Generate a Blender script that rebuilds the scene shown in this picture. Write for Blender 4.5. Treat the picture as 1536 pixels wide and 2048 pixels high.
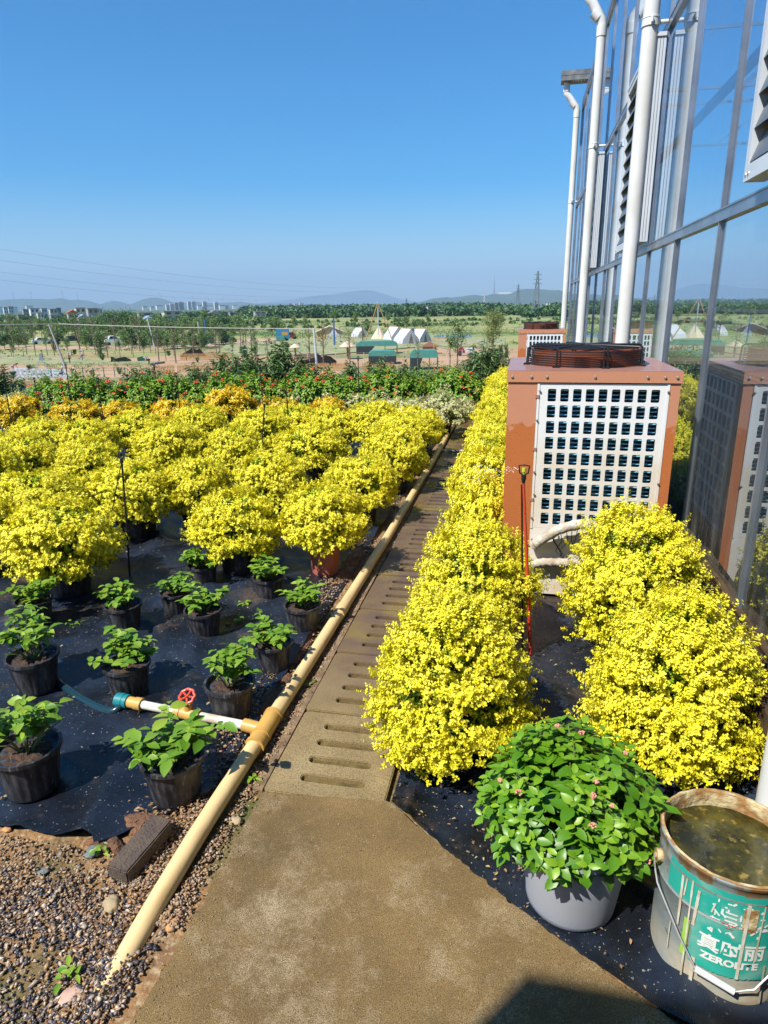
import bpy, bmesh, math, random
import numpy as np
from mathutils import Vector, Matrix, noise as mnoise
from mathutils.geometry import tessellate_polygon

S = bpy.context.scene
for o in list(bpy.data.objects): bpy.data.objects.remove(o)
C = S.collection
rng = np.random.default_rng(7); random.seed(7)
PI = math.pi

# ------------------------------------------------------------------ camera
F = 1335.0; CX, CY = 768.0, 1024.0; CAMH = 1.55
def nrm(v):
    v = np.asarray(v, float); return v/np.linalg.norm(v)
_Z = -nrm([830-CX, -(5330-CY), -F]); _Y = nrm([1052-CX, -(606-CY), -F]); _Y = nrm(_Y-_Z*(_Y@_Z)); _X = np.cross(_Y, _Z)
R = np.array([_X, _Y, _Z])
CAM = np.array([0, 0, CAMH])
cd = bpy.data.cameras.new('camera'); cam = bpy.data.objects.new('camera', cd); C.objects.link(cam)
cd.sensor_fit = 'VERTICAL'; cd.sensor_height = 24; cd.lens = 24*F/2048
cd.clip_start = 0.05; cd.clip_end = 60000
M4 = Matrix([[R[i][j] for j in range(3)]+[CAM[i]] for i in range(3)]+[[0, 0, 0, 1]])
cam.matrix_world = M4
S.camera = cam
def ray(x, y): return R@np.array([x-CX, -(y-CY), -F])
def gp(x, y, z=0.0):
    d = ray(x, y); return CAM+d*((z-CAMH)/d[2])
def far(x, y, dist):
    d = ray(x, y); return CAM+d*(dist/math.hypot(d[0], d[1]))
def plain(x, y): return gp(x, y, PLAIN)
PLAIN = -6.0
def mpp(p):  # metres per photo pixel at a point
    c = R.T@(np.asarray(p, float)-CAM); return -c[2]/F

# ------------------------------------------------------------------ light
SUN_EL = math.radians(52); sd = nrm([0.62, 0.78])
w = bpy.data.worlds.new('World'); S.world = w; w.use_nodes = True
nt = w.node_tree; bg = nt.nodes['Background']
sky = nt.nodes.new('ShaderNodeTexSky'); sky.sky_type = 'NISHITA'; sky.sun_disc = False
sky.sun_elevation = SUN_EL; sky.sun_rotation = math.atan2(-sd[0], -sd[1]); sky.altitude = 0
sky.air_density = 1.0; sky.dust_density = 0.35; sky.ozone_density = 4.0
hs = nt.nodes.new('ShaderNodeHueSaturation'); hs.inputs['Saturation'].default_value = 1.74; hs.inputs['Value'].default_value = 1.0
nt.links.new(sky.outputs[0], hs.inputs['Color']); nt.links.new(hs.outputs[0], bg.inputs[0])
bg.inputs[1].default_value = 0.099
sl = bpy.data.lights.new('sun', 'SUN'); sl.energy = 5.0; sl.angle = math.radians(0.5); sl.color = (1, .95, .87)
so = bpy.data.objects.new('sun', sl); C.objects.link(so)
dirv = Vector((sd[0]*math.cos(SUN_EL), sd[1]*math.cos(SUN_EL), -math.sin(SUN_EL)))
so.rotation_euler = dirv.to_track_quat('-Z', 'Y').to_euler(); so.location = (-4, -4, 9)
S.view_settings.view_transform = 'Standard'; S.view_settings.look = 'None'; S.view_settings.gamma = 1
S.view_settings.exposure = 0.70
S.cycles.max_bounces = 7; S.cycles.transparent_max_bounces = 12; S.cycles.diffuse_bounces = 3; S.cycles.glossy_bounces = 4
S.cycles.volume_bounces = 0; S.cycles.caustics_reflective = False; S.cycles.caustics_refractive = False
S.cycles.sample_clamp_indirect = 6; S.cycles.use_denoising = True

# ------------------------------------------------------------------ material helpers
def new_mat(name):
    m = bpy.data.materials.new(name); m.use_nodes = True
    return m, m.node_tree, m.node_tree.nodes['Principled BSDF']
def mat(name, col, rough=.6, metal=0, col2=None, scale=8, detail=4, bump=0, bscale=40, spec=.5, rough2=None, contrast=(.35, .65), world=False, stretch=None, bdist=.01):
    m, t, b = new_mat(name)
    N, L = t.nodes, t.links
    b.inputs['Base Color'].default_value = (*col, 1); b.inputs['Roughness'].default_value = rough
    b.inputs['Metallic'].default_value = metal; b.inputs['Specular IOR Level'].default_value = spec
    if world:
        tc = N.new('ShaderNodeNewGeometry'); vec = tc.outputs['Position']
    else:
        tc = N.new('ShaderNodeTexCoord'); vec = tc.outputs['Object']
    if stretch:
        mp = N.new('ShaderNodeMapping'); mp.inputs['Scale'].default_value = stretch; L.new(vec, mp.inputs[0]); vec = mp.outputs[0]
    if col2 is not None:
        n = N.new('ShaderNodeTexNoise'); n.inputs['Scale'].default_value = scale; n.inputs['Detail'].default_value = detail
        L.new(vec, n.inputs['Vector'])
        r = N.new('ShaderNodeMapRange'); r.inputs[1].default_value = contrast[0]; r.inputs[2].default_value = contrast[1]
        L.new(n.outputs[0], r.inputs[0])
        x = N.new('ShaderNodeMix'); x.data_type = 'RGBA'; x.inputs[6].default_value = (*col, 1); x.inputs[7].default_value = (*col2, 1)
        L.new(r.outputs[0], x.inputs[0]); L.new(x.outputs[2], b.inputs['Base Color'])
        if rough2 is not None:
            r2 = N.new('ShaderNodeMapRange'); r2.inputs[3].default_value = rough; r2.inputs[4].default_value = rough2
            L.new(r.outputs[0], r2.inputs[0]); L.new(r2.outputs[0], b.inputs['Roughness'])
    if bump:
        n2 = N.new('ShaderNodeTexNoise'); n2.inputs['Scale'].default_value = bscale; n2.inputs['Detail'].default_value = 5
        L.new(vec, n2.inputs['Vector'])
        bp = N.new('ShaderNodeBump'); bp.inputs['Strength'].default_value = bump; bp.inputs['Distance'].default_value = bdist
        L.new(n2.outputs[0], bp.inputs['Height']); L.new(bp.outputs[0], b.inputs['Normal'])
    return m
def mixn(t, fac, a, b_):
    x = t.nodes.new('ShaderNodeMix'); x.data_type = 'RGBA'
    for s, v in ((0, fac), (6, a), (7, b_)):
        if isinstance(v, bpy.types.NodeSocket): t.links.new(v, x.inputs[s])
        elif s == 0: x.inputs[0].default_value = v
        else: x.inputs[s].default_value = (*v, 1)
    return x.outputs[2]
def noise_n(t, vec, scale, detail=4, lo=.35, hi=.65, rough=.5):
    n = t.nodes.new('ShaderNodeTexNoise'); n.inputs['Scale'].default_value = scale; n.inputs['Detail'].default_value = detail; n.inputs['Roughness'].default_value = rough
    t.links.new(vec, n.inputs['Vector'])
    r = t.nodes.new('ShaderNodeMapRange'); r.inputs[1].default_value = lo; r.inputs[2].default_value = hi
    t.links.new(n.outputs[0], r.inputs[0]); return r.outputs[0]
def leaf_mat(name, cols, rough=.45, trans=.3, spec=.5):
    """leaf colour by the per-leaf value v: 0 old inner or shade-toned leaf .. 1 fresh tip"""
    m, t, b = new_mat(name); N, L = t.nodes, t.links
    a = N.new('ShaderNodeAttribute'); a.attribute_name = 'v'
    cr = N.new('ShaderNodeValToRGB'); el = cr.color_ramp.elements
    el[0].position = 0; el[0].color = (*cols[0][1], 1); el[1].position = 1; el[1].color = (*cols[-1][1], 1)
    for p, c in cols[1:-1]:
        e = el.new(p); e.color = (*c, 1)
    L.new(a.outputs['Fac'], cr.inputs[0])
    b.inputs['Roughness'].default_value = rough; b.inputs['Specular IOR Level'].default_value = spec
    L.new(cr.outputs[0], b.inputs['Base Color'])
    tr = N.new('ShaderNodeBsdfTranslucent'); L.new(cr.outputs[0], tr.inputs[0])
    mx = N.new('ShaderNodeMixShader'); mx.inputs[0].default_value = trans
    L.new(b.outputs[0], mx.inputs[1]); L.new(tr.outputs[0], mx.inputs[2])
    L.new(mx.outputs[0], N['Material Output'].inputs['Surface'])
    return m

# ------------------------------------------------------------------ mesh helpers
class MB:
    def __init__(s): s.v = []; s.f = []; s.n = 0; s.at = []; s.mi = []; s.sm = []
    def add(s, v, f, a=None, mi=0, smooth=False):
        v = np.asarray(v, float).reshape(-1, 3)
        s.v.append(v)
        if isinstance(f, np.ndarray): s.f += (f+s.n).tolist(); k = len(f)
        else: s.f += [[i+s.n for i in q] for q in f]; k = len(f)
        s.mi += [mi]*k; s.sm += [smooth]*k
        s.at.append(np.full(len(v), .5) if a is None else np.asarray(a, float))
        s.n += len(v); return s
    def box(s, lo, hi, **k):
        x0, y0, z0 = lo; x1, y1, z1 = hi
        return s.add([(x0, y0, z0), (x1, y0, z0), (x1, y1, z0), (x0, y1, z0), (x0, y0, z1), (x1, y0, z1), (x1, y1, z1), (x0, y1, z1)],
                     [(0, 3, 2, 1), (4, 5, 6, 7), (0, 1, 5, 4), (1, 2, 6, 5), (2, 3, 7, 6), (3, 0, 4, 7)], **k)
    def cbox(s, c, d, rz=0, **k):
        c = np.array(c, float); d = np.array(d, float)/2
        m = MB().box(-d, d); v = m.v[0]; ca, sa = math.cos(rz), math.sin(rz)
        v = np.stack([v[:, 0]*ca-v[:, 1]*sa, v[:, 0]*sa+v[:, 1]*ca, v[:, 2]], 1)+c
        return s.add(v, m.f, **k)
    def bar(s, a, b, t1, t2=None, **k):
        """rectangular bar between two points"""
        a = np.array(a, float); b = np.array(b, float); t2 = t2 or t1
        d = nrm(b-a); up = np.array([0, 0, 1.]) if abs(d[2]) < .9 else np.array([0, 1., 0]); x = nrm(np.cross(d, up)); y = np.cross(x, d)
        q = [x*t1/2*i+y*t2/2*j for i, j in ((-1, -1), (1, -1), (1, 1), (-1, 1))]
        return s.add([a+p for p in q]+[b+p for p in q], [(0, 1, 2, 3), (7, 6, 5, 4), (0, 4, 5, 1), (1, 5, 6, 2), (2, 6, 7, 3), (3, 7, 4, 0)], **k)
    def tube(s, pts, r, n=12, cap=True, a=None, **k):
        pts = np.array(pts, float); m = len(pts); rr = np.broadcast_to(np.asarray(r, float), (m,))
        tg = np.gradient(pts, axis=0); tg /= np.linalg.norm(tg, axis=1)[:, None]+1e-12
        ref = np.array([0, 0, 1.]) if abs(tg[0][2]) < .9 else np.array([1., 0, 0])
        x = nrm(np.cross(ref, tg[0])); V = []
        for i in range(m):
            x = x-tg[i]*(x@tg[i]); x = nrm(x); y = np.cross(tg[i], x)
            th = np.arange(n)*2*PI/n
            V.append(pts[i]+rr[i]*(np.cos(th)[:, None]*x+np.sin(th)[:, None]*y))
        V = np.concatenate(V); f = []
        for i in range(m-1):
            for j in range(n):
                f.append((i*n+j, i*n+(j+1) % n, (i+1)*n+(j+1) % n, (i+1)*n+j))
        if cap: f.append(tuple(range(n))[::-1]); f.append(tuple((m-1)*n+j for j in range(n)))
        k.setdefault('smooth', True)
        return s.add(V, f, a=None if a is None else np.full(len(V), a), **k)
    def lathe(s, prof, n=32, c=(0, 0, 0), axis='z', **k):
        prof = np.array(prof, float); m = len(prof); th = np.arange(n)*2*PI/n
        V = np.concatenate([np.stack([p[0]*np.cos(th), p[0]*np.sin(th), np.full(n, p[1])], 1) for p in prof])
        if axis == 'x': V = V[:, [2, 0, 1]]
        if axis == 'y': V = V[:, [1, 2, 0]]
        V = V+np.array(c)
        f = [(i*n+j, i*n+(j+1) % n, (i+1)*n+(j+1) % n, (i+1)*n+j) for i in range(m-1) for j in range(n)]
        k.setdefault('smooth', True)
        return s.add(V, f, **k)
    def prism(s, outline, z0, z1, holes=(), plane='xy', off=0.0, **k):
        """extrude a 2D outline with holes between z0 and z1; plane xz puts the extrusion along y"""
        loops = [list(outline)]+[list(h) for h in holes]
        tri = tessellate_polygon([[Vector((p[0], p[1], 0)) for p in l] for l in loops])
        P = [p for l in loops for p in l]; n = len(P)
        V = [(p[0], p[1], z0) for p in P]+[(p[0], p[1], z1) for p in P]
        f = []
        for t in tri:
            a, b, c = [P[i] for i in t]
            if (b[0]-a[0])*(c[1]-a[1])-(b[1]-a[1])*(c[0]-a[0]) < 0: t = t[::-1]
            f.append(tuple(i+n for i in t)); f.append(tuple(t)[::-1])
        o = 0
        for li, l in enumerate(loops):
            m = len(l)
            ar = sum(l[i][0]*l[(i+1) % m][1]-l[(i+1) % m][0]*l[i][1] for i in range(m))
            fl = (ar < 0) ^ (li > 0)
            for i in range(m):
                j = (i+1) % m; q = (o+i, o+j, n+o+j, n+o+i); f.append(q[::-1] if fl else q)
            o += m
        V = np.array(V)
        if plane == 'xz': V = V[:, [0, 2, 1]]
        if plane == 'yz': V = V[:, [2, 0, 1]]
        return s.add(V, f, **k)
    def mesh(s, name, mats, sharp=40):
        me = bpy.data.meshes.new(name)
        V = np.concatenate(s.v) if s.v else np.zeros((0, 3))
        me.from_pydata(V.tolist(), [], s.f)
        for m in (mats if isinstance(mats, (list, tuple)) else [mats]): me.materials.append(m)
        if any(s.mi): me.polygons.foreach_set('material_index', s.mi)
        me.polygons.foreach_set('use_smooth', s.sm)
        at = me.attributes.new('v', 'FLOAT', 'POINT'); at.data.foreach_set('value', np.concatenate(s.at))
        if any(s.sm): me.set_sharp_from_angle(angle=math.radians(sharp))
        me.update(); return me
    def build(s, name, mats, parent=None, loc=None, sharp=40):
        o = bpy.data.objects.new(name, s.mesh(name, mats, sharp)); C.objects.link(o)
        if parent: o.parent = parent
        if loc is not None: o.location = loc
        return o
def leafmesh(name, parts, m):
    """fast mesh from leaf arrays: list of (verts, quads, attr)"""
    vs, qs, at, n = [], [], [], 0
    for v, q, a in parts: vs.append(v); qs.append(q+n); at.append(a); n += len(v)
    V = np.concatenate(vs); Q = np.concatenate(qs); A = np.concatenate(at)
    me = bpy.data.meshes.new(name)
    me.vertices.add(len(V)); me.vertices.foreach_set('co', V.astype(np.float32).ravel())
    me.loops.add(Q.size); me.loops.foreach_set('vertex_index', Q.astype(np.int32).ravel())
    me.polygons.add(len(Q)); me.polygons.foreach_set('loop_start', np.arange(0, Q.size, 4, dtype=np.int32)); me.polygons.foreach_set('loop_total', np.full(len(Q), 4, np.int32))
    me.materials.append(m)
    x = me.attributes.new('v', 'FLOAT', 'POINT'); x.data.foreach_set('value', A.astype(np.float32))
    me.update(calc_edges=True); return me
def unit(a): return a/(np.linalg.norm(a, axis=1)[:, None]+1e-9)
def leaves(P, D, Nn, L, W, V, fold=.18, curl=.15, seg=1):
    """folded leaves: base P, direction D, up normal Nn, length L, width W, value V (all arrays)"""
    n = len(P); D = unit(D); B = unit(np.cross(D, Nn)); Nn = np.cross(B, D)
    L = np.broadcast_to(L, n)[:, None]; W = np.broadcast_to(W, n)[:, None]
    if seg == 1:
        s1, s2 = .35, .78
        v = np.stack([P, P+D*L*s1+B*W*.5+Nn*W*fold-Nn*L*curl*.1, P+D*L*s2+B*W*.38+Nn*W*fold*.6-Nn*L*curl*.6, P+D*L-Nn*L*curl,
                      P+D*L*s2-B*W*.38+Nn*W*fold*.6-Nn*L*curl*.6, P+D*L*s1-B*W*.5+Nn*W*fold-Nn*L*curl*.1], 1).reshape(-1, 3)
        b = np.arange(n)[:, None]*6
        q = np.concatenate([b+np.array([0, 1, 2, 3]), b+np.array([0, 3, 4, 5])])
        return v, q, np.repeat(V, 6)
    ss = np.array([0, .22, .5, .78, 1.]); ww = np.array([.04, .72, 1., .66, .03])*.5
    rows = []
    for s, w_ in zip(ss, ww):
        c = P+D*L*s-Nn*L*curl*s*s
        rows += [c+B*W*w_+Nn*W*w_*2*fold, c, c-B*W*w_+Nn*W*w_*2*fold]
    v = np.stack(rows, 1).reshape(-1, 3); b = np.arange(n)[:, None]*15; q = []
    for i in range(4):
        q += [b+np.array([i*3, i*3+1, i*3+4, i*3+3])[::-1], b+np.array([i*3+1, i*3+2, i*3+5, i*3+4])[::-1]]
    return v, np.concatenate(q), np.repeat(V, 15)
def obj(name, me, parent=None, loc=None, rz=0, sc=None):
    o = bpy.data.objects.new(name, me); C.objects.link(o)
    if parent: o.parent = parent
    if loc is not None: o.location = tuple(loc)
    o.rotation_euler = (0, 0, rz)
    if sc is not None: o.scale = (sc,)*3 if np.isscalar(sc) else sc
    return o
def thing(name, label, cat, loc=(0, 0, 0), rz=0, group=None, sc=None):
    o = obj(name, None, None, loc, rz, sc); tag(o, label, cat, group); return o
def tag(o, label, cat, group=None):
    o['label'] = label; o['category'] = cat
    if group: o['group'] = group
    return o
def struct(o, kind='structure'): o['kind'] = kind; return o
def relabel(o, label): o['label'] = label; return o
def dup(root, loc, rz=0, label=None, sc=None, group=None):
    r = root.copy(); C.objects.link(r); r.location = tuple(loc); r.rotation_euler = (0, 0, rz)
    if sc is not None: r.scale = (sc,)*3 if np.isscalar(sc) else sc
    if label: r['label'] = label
    if group: r['group'] = group
    for ch in list(root.children):
        c = ch.copy(); C.objects.link(c); c.parent = r
        for g in ch.children:
            d = g.copy(); C.objects.link(d); d.parent = c
    return r
ORD = ['', 'first', 'second', 'third', 'fourth', 'fifth', 'sixth', 'seventh', 'eighth', 'ninth', 'tenth', 'eleventh', 'twelfth', 'thirteenth', 'fourteenth', 'fifteenth', 'sixteenth', 'seventeenth', 'eighteenth', 'nineteenth', 'twentieth']+['%d%s' % (k, {1: 'st', 2: 'nd', 3: 'rd'}.get(k % 10, 'th')) for k in range(21, 60)]
def rrect(cx, cy, w_, h, r, k=3):
    out = []
    for i, (sx, sy) in enumerate(((1, 1), (-1, 1), (-1, -1), (1, -1))):
        for j in range(k+1):
            a = PI/2*(i+j/k); out.append((cx+sx*(w_/2-r)+r*math.cos(a), cy+sy*(h/2-r)+r*math.sin(a)))
    return out
def fbm(x, y, s=1., o=4):
    return mnoise.fractal(Vector((x*s, y*s, 3.1)), 1.0, 2.0, o)

# ------------------------------------------------------------------ materials
m_white = mat('white_plastic', (.74, .75, .74), .35, col2=(.62, .62, .58), scale=3, spec=.5)
m_alu = mat('aluminium', (.42, .46, .52), .38, .85, col2=(.30, .33, .38), scale=5)
m_black = mat('black_plastic', (.012, .012, .014), .4)
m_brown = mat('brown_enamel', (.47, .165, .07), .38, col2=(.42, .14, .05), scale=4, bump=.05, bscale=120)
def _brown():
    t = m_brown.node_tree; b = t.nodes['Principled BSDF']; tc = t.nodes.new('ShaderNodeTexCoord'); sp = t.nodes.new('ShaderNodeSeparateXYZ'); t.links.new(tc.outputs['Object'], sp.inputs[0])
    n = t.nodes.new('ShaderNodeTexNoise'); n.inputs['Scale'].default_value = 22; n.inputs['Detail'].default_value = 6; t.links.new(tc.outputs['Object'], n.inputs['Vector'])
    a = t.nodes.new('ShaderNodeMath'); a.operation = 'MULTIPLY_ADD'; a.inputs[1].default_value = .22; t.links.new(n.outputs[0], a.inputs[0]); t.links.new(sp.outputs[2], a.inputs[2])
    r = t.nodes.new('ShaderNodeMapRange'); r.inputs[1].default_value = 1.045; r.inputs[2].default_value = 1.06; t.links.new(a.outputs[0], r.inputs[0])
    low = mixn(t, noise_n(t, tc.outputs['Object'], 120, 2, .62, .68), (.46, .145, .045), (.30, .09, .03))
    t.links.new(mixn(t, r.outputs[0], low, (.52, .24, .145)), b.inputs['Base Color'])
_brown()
m_browntop = mat('brown_lid', (.34, .17, .13), .3, col2=(.38, .2, .16), scale=6)
m_orange = mat('red_plastic', (.62, .07, .03), .4)
m_ring = mat('dark_brown_ring', (.26, .085, .045), .4, col2=(.20, .06, .03), scale=9)
m_steel = mat('zinc_bolt', (.6, .58, .55), .3, .9)

# ================================================================== SETTING
def ground_z(x, y):
    t = 1/(1+math.exp(-min(max((x+.9)*3, -40), 40))); e = 13.2+t*6.5
    s = min(max((y-e)/12, 0), 1); s = s*s*(3-2*s)
    return PLAIN*s
def make_ground():
    rs = [0, .6, 1, 1.5, 2, 2.6, 3.3, 4, 5, 6, 7, 8, 9, 10, 11, 12, 13, 14, 15, 16, 17, 18, 19, 20, 21, 22, 23, 24, 26, 28, 30, 33, 37, 42, 50, 60, 75, 95, 120, 150, 200, 270, 370, 500, 700, 1000, 1500, 2300, 3500, 5500, 8500, 12500, 20000]
    n = 240; V = [(0, 0, -.004)]
    for r in rs[1:]:
        for j in range(n):
            a = 2*PI*j/n; x, y = r*math.cos(a), r*math.sin(a); z = ground_z(x, y)
            if r > 40: z += .25*fbm(x, y, .02)
            elif z < -.5: z += .25*fbm(x, y, .3)
            V.append((x, y, z-.004))
    f = [(0, 1+j, 1+(j+1) % n) for j in range(n)]
    for i in range(len(rs)-2):
        for j in range(n):
            a = 1+i*n; b = a+n; f.append((a+j, b+j, b+(j+1) % n, a+(j+1) % n))
    m, t, b = new_mat('ground_soil'); N, L = t.nodes, t.links
    g = N.new('ShaderNodeNewGeometry'); pos = g.outputs['Position']
    ln = N.new('ShaderNodeVectorMath'); ln.operation = 'LENGTH'; L.new(pos, ln.inputs[0]); dist = ln.outputs['Value']
    def rng_(a, c):
        r = N.new('ShaderNodeMapRange'); r.inputs[1].default_value = a; r.inputs[2].default_value = c; L.new(dist, r.inputs[0]); return r.outputs[0]
    near = mixn(t, noise_n(t, pos, 9, 6), (.30, .17, .075), (.17, .10, .05))
    near = mixn(t, noise_n(t, pos, 60, 4, .5, .7), near, (.40, .30, .18))
    near = mixn(t, noise_n(t, pos, 2.2, 5, .5, .62), near, (.10, .10, .035))
    dirt = mixn(t, noise_n(t, pos, .06, 6), (.44, .29, .18), (.36, .23, .13))
    dirt = mixn(t, noise_n(t, pos, .05, 8, .5, .6, .65), dirt, (.10, .16, .05))
    mp = N.new('ShaderNodeMapping'); mp.inputs['Scale'].default_value = (.25, 1, 1); mp.inputs['Rotation'].default_value = (0, 0, -.25); L.new(pos, mp.inputs[0])
    grass = mixn(t, noise_n(t, mp.outputs[0], .035, 8, .35, .65, .7), (.17, .22, .065), (.36, .33, .14))
    grass = mixn(t, noise_n(t, mp.outputs[0], .12, 6, .55, .7, .7), grass, (.42, .37, .20))
    grass = mixn(t, noise_n(t, pos, .02, 6, .52, .6, .6), grass, (.09, .15, .045))
    farg = mixn(t, noise_n(t, pos, .006, 6), (.05, .09, .03), (.10, .14, .05))
    c = mixn(t, rng_(18, 30), near, dirt); 
    na = N.new('ShaderNodeMath'); na.operation = 'ADD'; 
    nn = noise_n(t, pos, .05, 4, .3, .7); ms = N.new('ShaderNodeMath'); ms.operation = 'MULTIPLY'; ms.inputs[1].default_value = 50; L.new(nn, ms.inputs[0])
    L.new(dist, na.inputs[0]); L.new(ms.outputs[0], na.inputs[1]); sv = dist; dist2 = na.outputs[0]
    r = N.new('ShaderNodeMapRange'); r.inputs[1].default_value = 135; r.inputs[2].default_value = 160; L.new(dist2, r.inputs[0])
    c = mixn(t, r.outputs[0], c, grass); c = mixn(t, rng_(560, 800), c, farg)
    L.new(c, b.inputs['Base Color']); b.inputs['Roughness'].default_value = .9; b.inputs['Specular IOR Level'].default_value = .2
    bp = N.new('ShaderNodeBump'); bp.inputs['Strength'].default_value = .7; bp.inputs['Distance'].default_value = .02
    nz = N.new('ShaderNodeTexNoise'); nz.inputs['Scale'].default_value = 45; nz.inputs['Detail'].default_value = 6; L.new(pos, nz.inputs['Vector'])
    L.new(nz.outputs[0], bp.inputs['Height']); L.new(bp.outputs[0], b.inputs['Normal'])
    struct(MB().add(V, f, smooth=True).build('ground', m))
make_ground()

# concrete apron in the foreground
def concrete_mat():
    m, t, b = new_mat('weathered_concrete'); N, L = t.nodes, t.links
    g = N.new('ShaderNodeNewGeometry'); pos = g.outputs['Position']
    c = mixn(t, noise_n(t, pos, 2.4, 8, .36, .62, .62), (.28, .185, .072), (.165, .108, .042))
    c = mixn(t, noise_n(t, pos, 2.8, 10, .50, .66, .80), c, (.42, .33, .20))
    c = mixn(t, noise_n(t, pos, 1.6, 9, .53, .66, .7), c, (.12, .088, .035))
    v = N.new('ShaderNodeTexVoronoi'); v.inputs['Scale'].default_value = 170; L.new(pos, v.inputs['Vector'])
    r = N.new('ShaderNodeMapRange'); r.inputs[1].default_value = .12; r.inputs[2].default_value = .2; r.inputs[3].default_value = 1; r.inputs[4].default_value = 0
    L.new(v.outputs['Distance'], r.inputs[0])
    mm = N.new('ShaderNodeMath'); mm.operation = 'MULTIPLY'; L.new(r.outputs[0], mm.inputs[0]); L.new(noise_n(t, pos, 60, 2, .45, .55), mm.inputs[1])
    c = mixn(t, mm.outputs[0], c, (.5, .40, .22))
    c = mixn(t, noise_n(t, pos, 420, 1, .42, .70), c, (.07, .046, .02))
    L.new(c, b.inputs['Base Color']); b.inputs['Roughness'].default_value = .8; b.inputs['Specular IOR Level'].default_value = .3
    nz = N.new('ShaderNodeTexNoise'); nz.inputs['Scale'].default_value = 330; nz.inputs['Detail'].default_value = 4; L.new(pos, nz.inputs['Vector'])
    bp = N.new('ShaderNodeBump'); bp.inputs['Strength'].default_value = .6; bp.inputs['Distance'].default_value = .004; L.new(nz.outputs[0], bp.inputs['Height'])
    L.new(bp.outputs[0], b.inputs['Normal']); return m
m_conc = concrete_mat()
def rough_edge(pts, step=.012, amp=.006):
    out = []
    for i in range(len(pts)):
        a, b_ = np.array(pts[i]), np.array(pts[(i+1) % len(pts)]); d = b_-a; l = np.linalg.norm(d); n = max(1, int(l/step)) if l < 3 else 1
        nn = np.array([-d[1], d[0]])/l
        for k in range(n):
            p = a+d*k/n; s = 0 if k == 0 else fbm(p[0]+5, p[1], 9)*amp*1.5+fbm(p[0], p[1], 50)*amp
            out.append(tuple(p+nn*s))
    return out
apr = [(-.83, -1.1), (1.05, -1.1), (1.05, .70), (.385, 1.19), (-.02, 1.47), (-.36, 1.742), (-.775, 1.712)]
struct(MB().prism(rough_edge(apr), -.08, .021).build('concrete_path', m_conc))

# slotted concrete drain covers
m_cov, t_, b_ = new_mat('wet_drain_concrete')
def _cov():
    N, L = t_.nodes, t_.links
    g = N.new('ShaderNodeNewGeometry'); pos = g.outputs['Position']; sp = N.new('ShaderNodeSeparateXYZ'); L.new(pos, sp.inputs[0])
    def ry(a, c):
        r = N.new('ShaderNodeMapRange'); r.inputs[1].default_value = a; r.inputs[2].default_value = c; L.new(sp.outputs[1], r.inputs[0]); return r.outputs[0]
    dry = mixn(t_, noise_n(t_, pos, 5, 6), (.33, .245, .115), (.23, .165, .07))
    wet = mixn(t_, noise_n(t_, pos, 6, 6), (.13, .082, .062), (.185, .125, .06))
    wet = mixn(t_, noise_n(t_, pos, 3.1, 6, .5, .62), wet, (.22, .16, .05))
    yy = N.new('ShaderNodeMath'); yy.operation = 'ADD'; L.new(sp.outputs[1], yy.inputs[0])
    nn = noise_n(t_, pos, 4, 4, .2, .8); m2 = N.new('ShaderNodeMath'); m2.operation = 'MULTIPLY'; m2.inputs[1].default_value = .5; L.new(nn, m2.inputs[0]); L.new(m2.outputs[0], yy.inputs[1])
    r = N.new('ShaderNodeMapRange'); r.inputs[1].default_value = 2.35; r.inputs[2].default_value = 3.0; L.new(yy.outputs[0], r.inputs[0])
    c = mixn(t_, r.outputs[0], dry, wet); c = mixn(t_, noise_n(t_, pos, 300, 2, .45, .75), c, (.05, .035, .02))
    L.new(c, b_.inputs['Base Color'])
    w0 = noise_n(t_, pos, 7, 4, .4, .62); w1 = N.new('ShaderNodeMath'); w1.operation = 'MULTIPLY'; L.new(w0, w1.inputs[0]); L.new(ry(3.0, 5.0), w1.inputs[1])
    rr = N.new('ShaderNodeMapRange'); rr.inputs[3].default_value = .55; rr.inputs[4].default_value = .08; L.new(w1.outputs[0], rr.inputs[0]); L.new(rr.outputs[0], b_.inputs['Roughness'])
    nz = N.new('ShaderNodeTexNoise'); nz.inputs['Scale'].default_value = 220; L.new(pos, nz.inputs['Vector'])
    bp = N.new('ShaderNodeBump'); bp.inputs['Strength'].default_value = .35; bp.inputs['Distance'].default_value = .003; L.new(nz.outputs[0], bp.inputs['Height']); L.new(bp.outputs[0], b_.inputs['Normal'])
_cov()
m_slot = mat('drain_mud', (.15, .11, .038), .35, col2=(.08, .06, .022), scale=30, world=True)
def slot(cx, cy, l, w_):
    o = []
    for s in (1, -1):
        for k in range(6):
            a = -PI/2+PI*k/5; o.append((cx+s*((l-w_)/2+w_/2*math.cos(a)), cy+s*w_/2*math.sin(a)))
    return o
def cover_mesh():
    b = MB(); hw = .205; Lc = .462
    prev = [rrect(0, Lc/2, 2*hw, Lc, .018, 3), rrect(0, Lc/2, 2*hw-.008, Lc-.008, .015, 3)]
    hol = lambda g: [slot(0.012, .085+.097*k, .225+g, .034+g) for k in range(4)]
    b.prism(prev[0], -.045, .008, hol(0)); 
    b.prism(prev[1], .008, .011, hol(.006))
    b.box((-hw+.01, .01, -.05), (hw-.01, Lc-.01, -.006), mi=1)
    return b.mesh('drain_cover', [m_cov, m_slot])
cm = cover_mesh()
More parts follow.
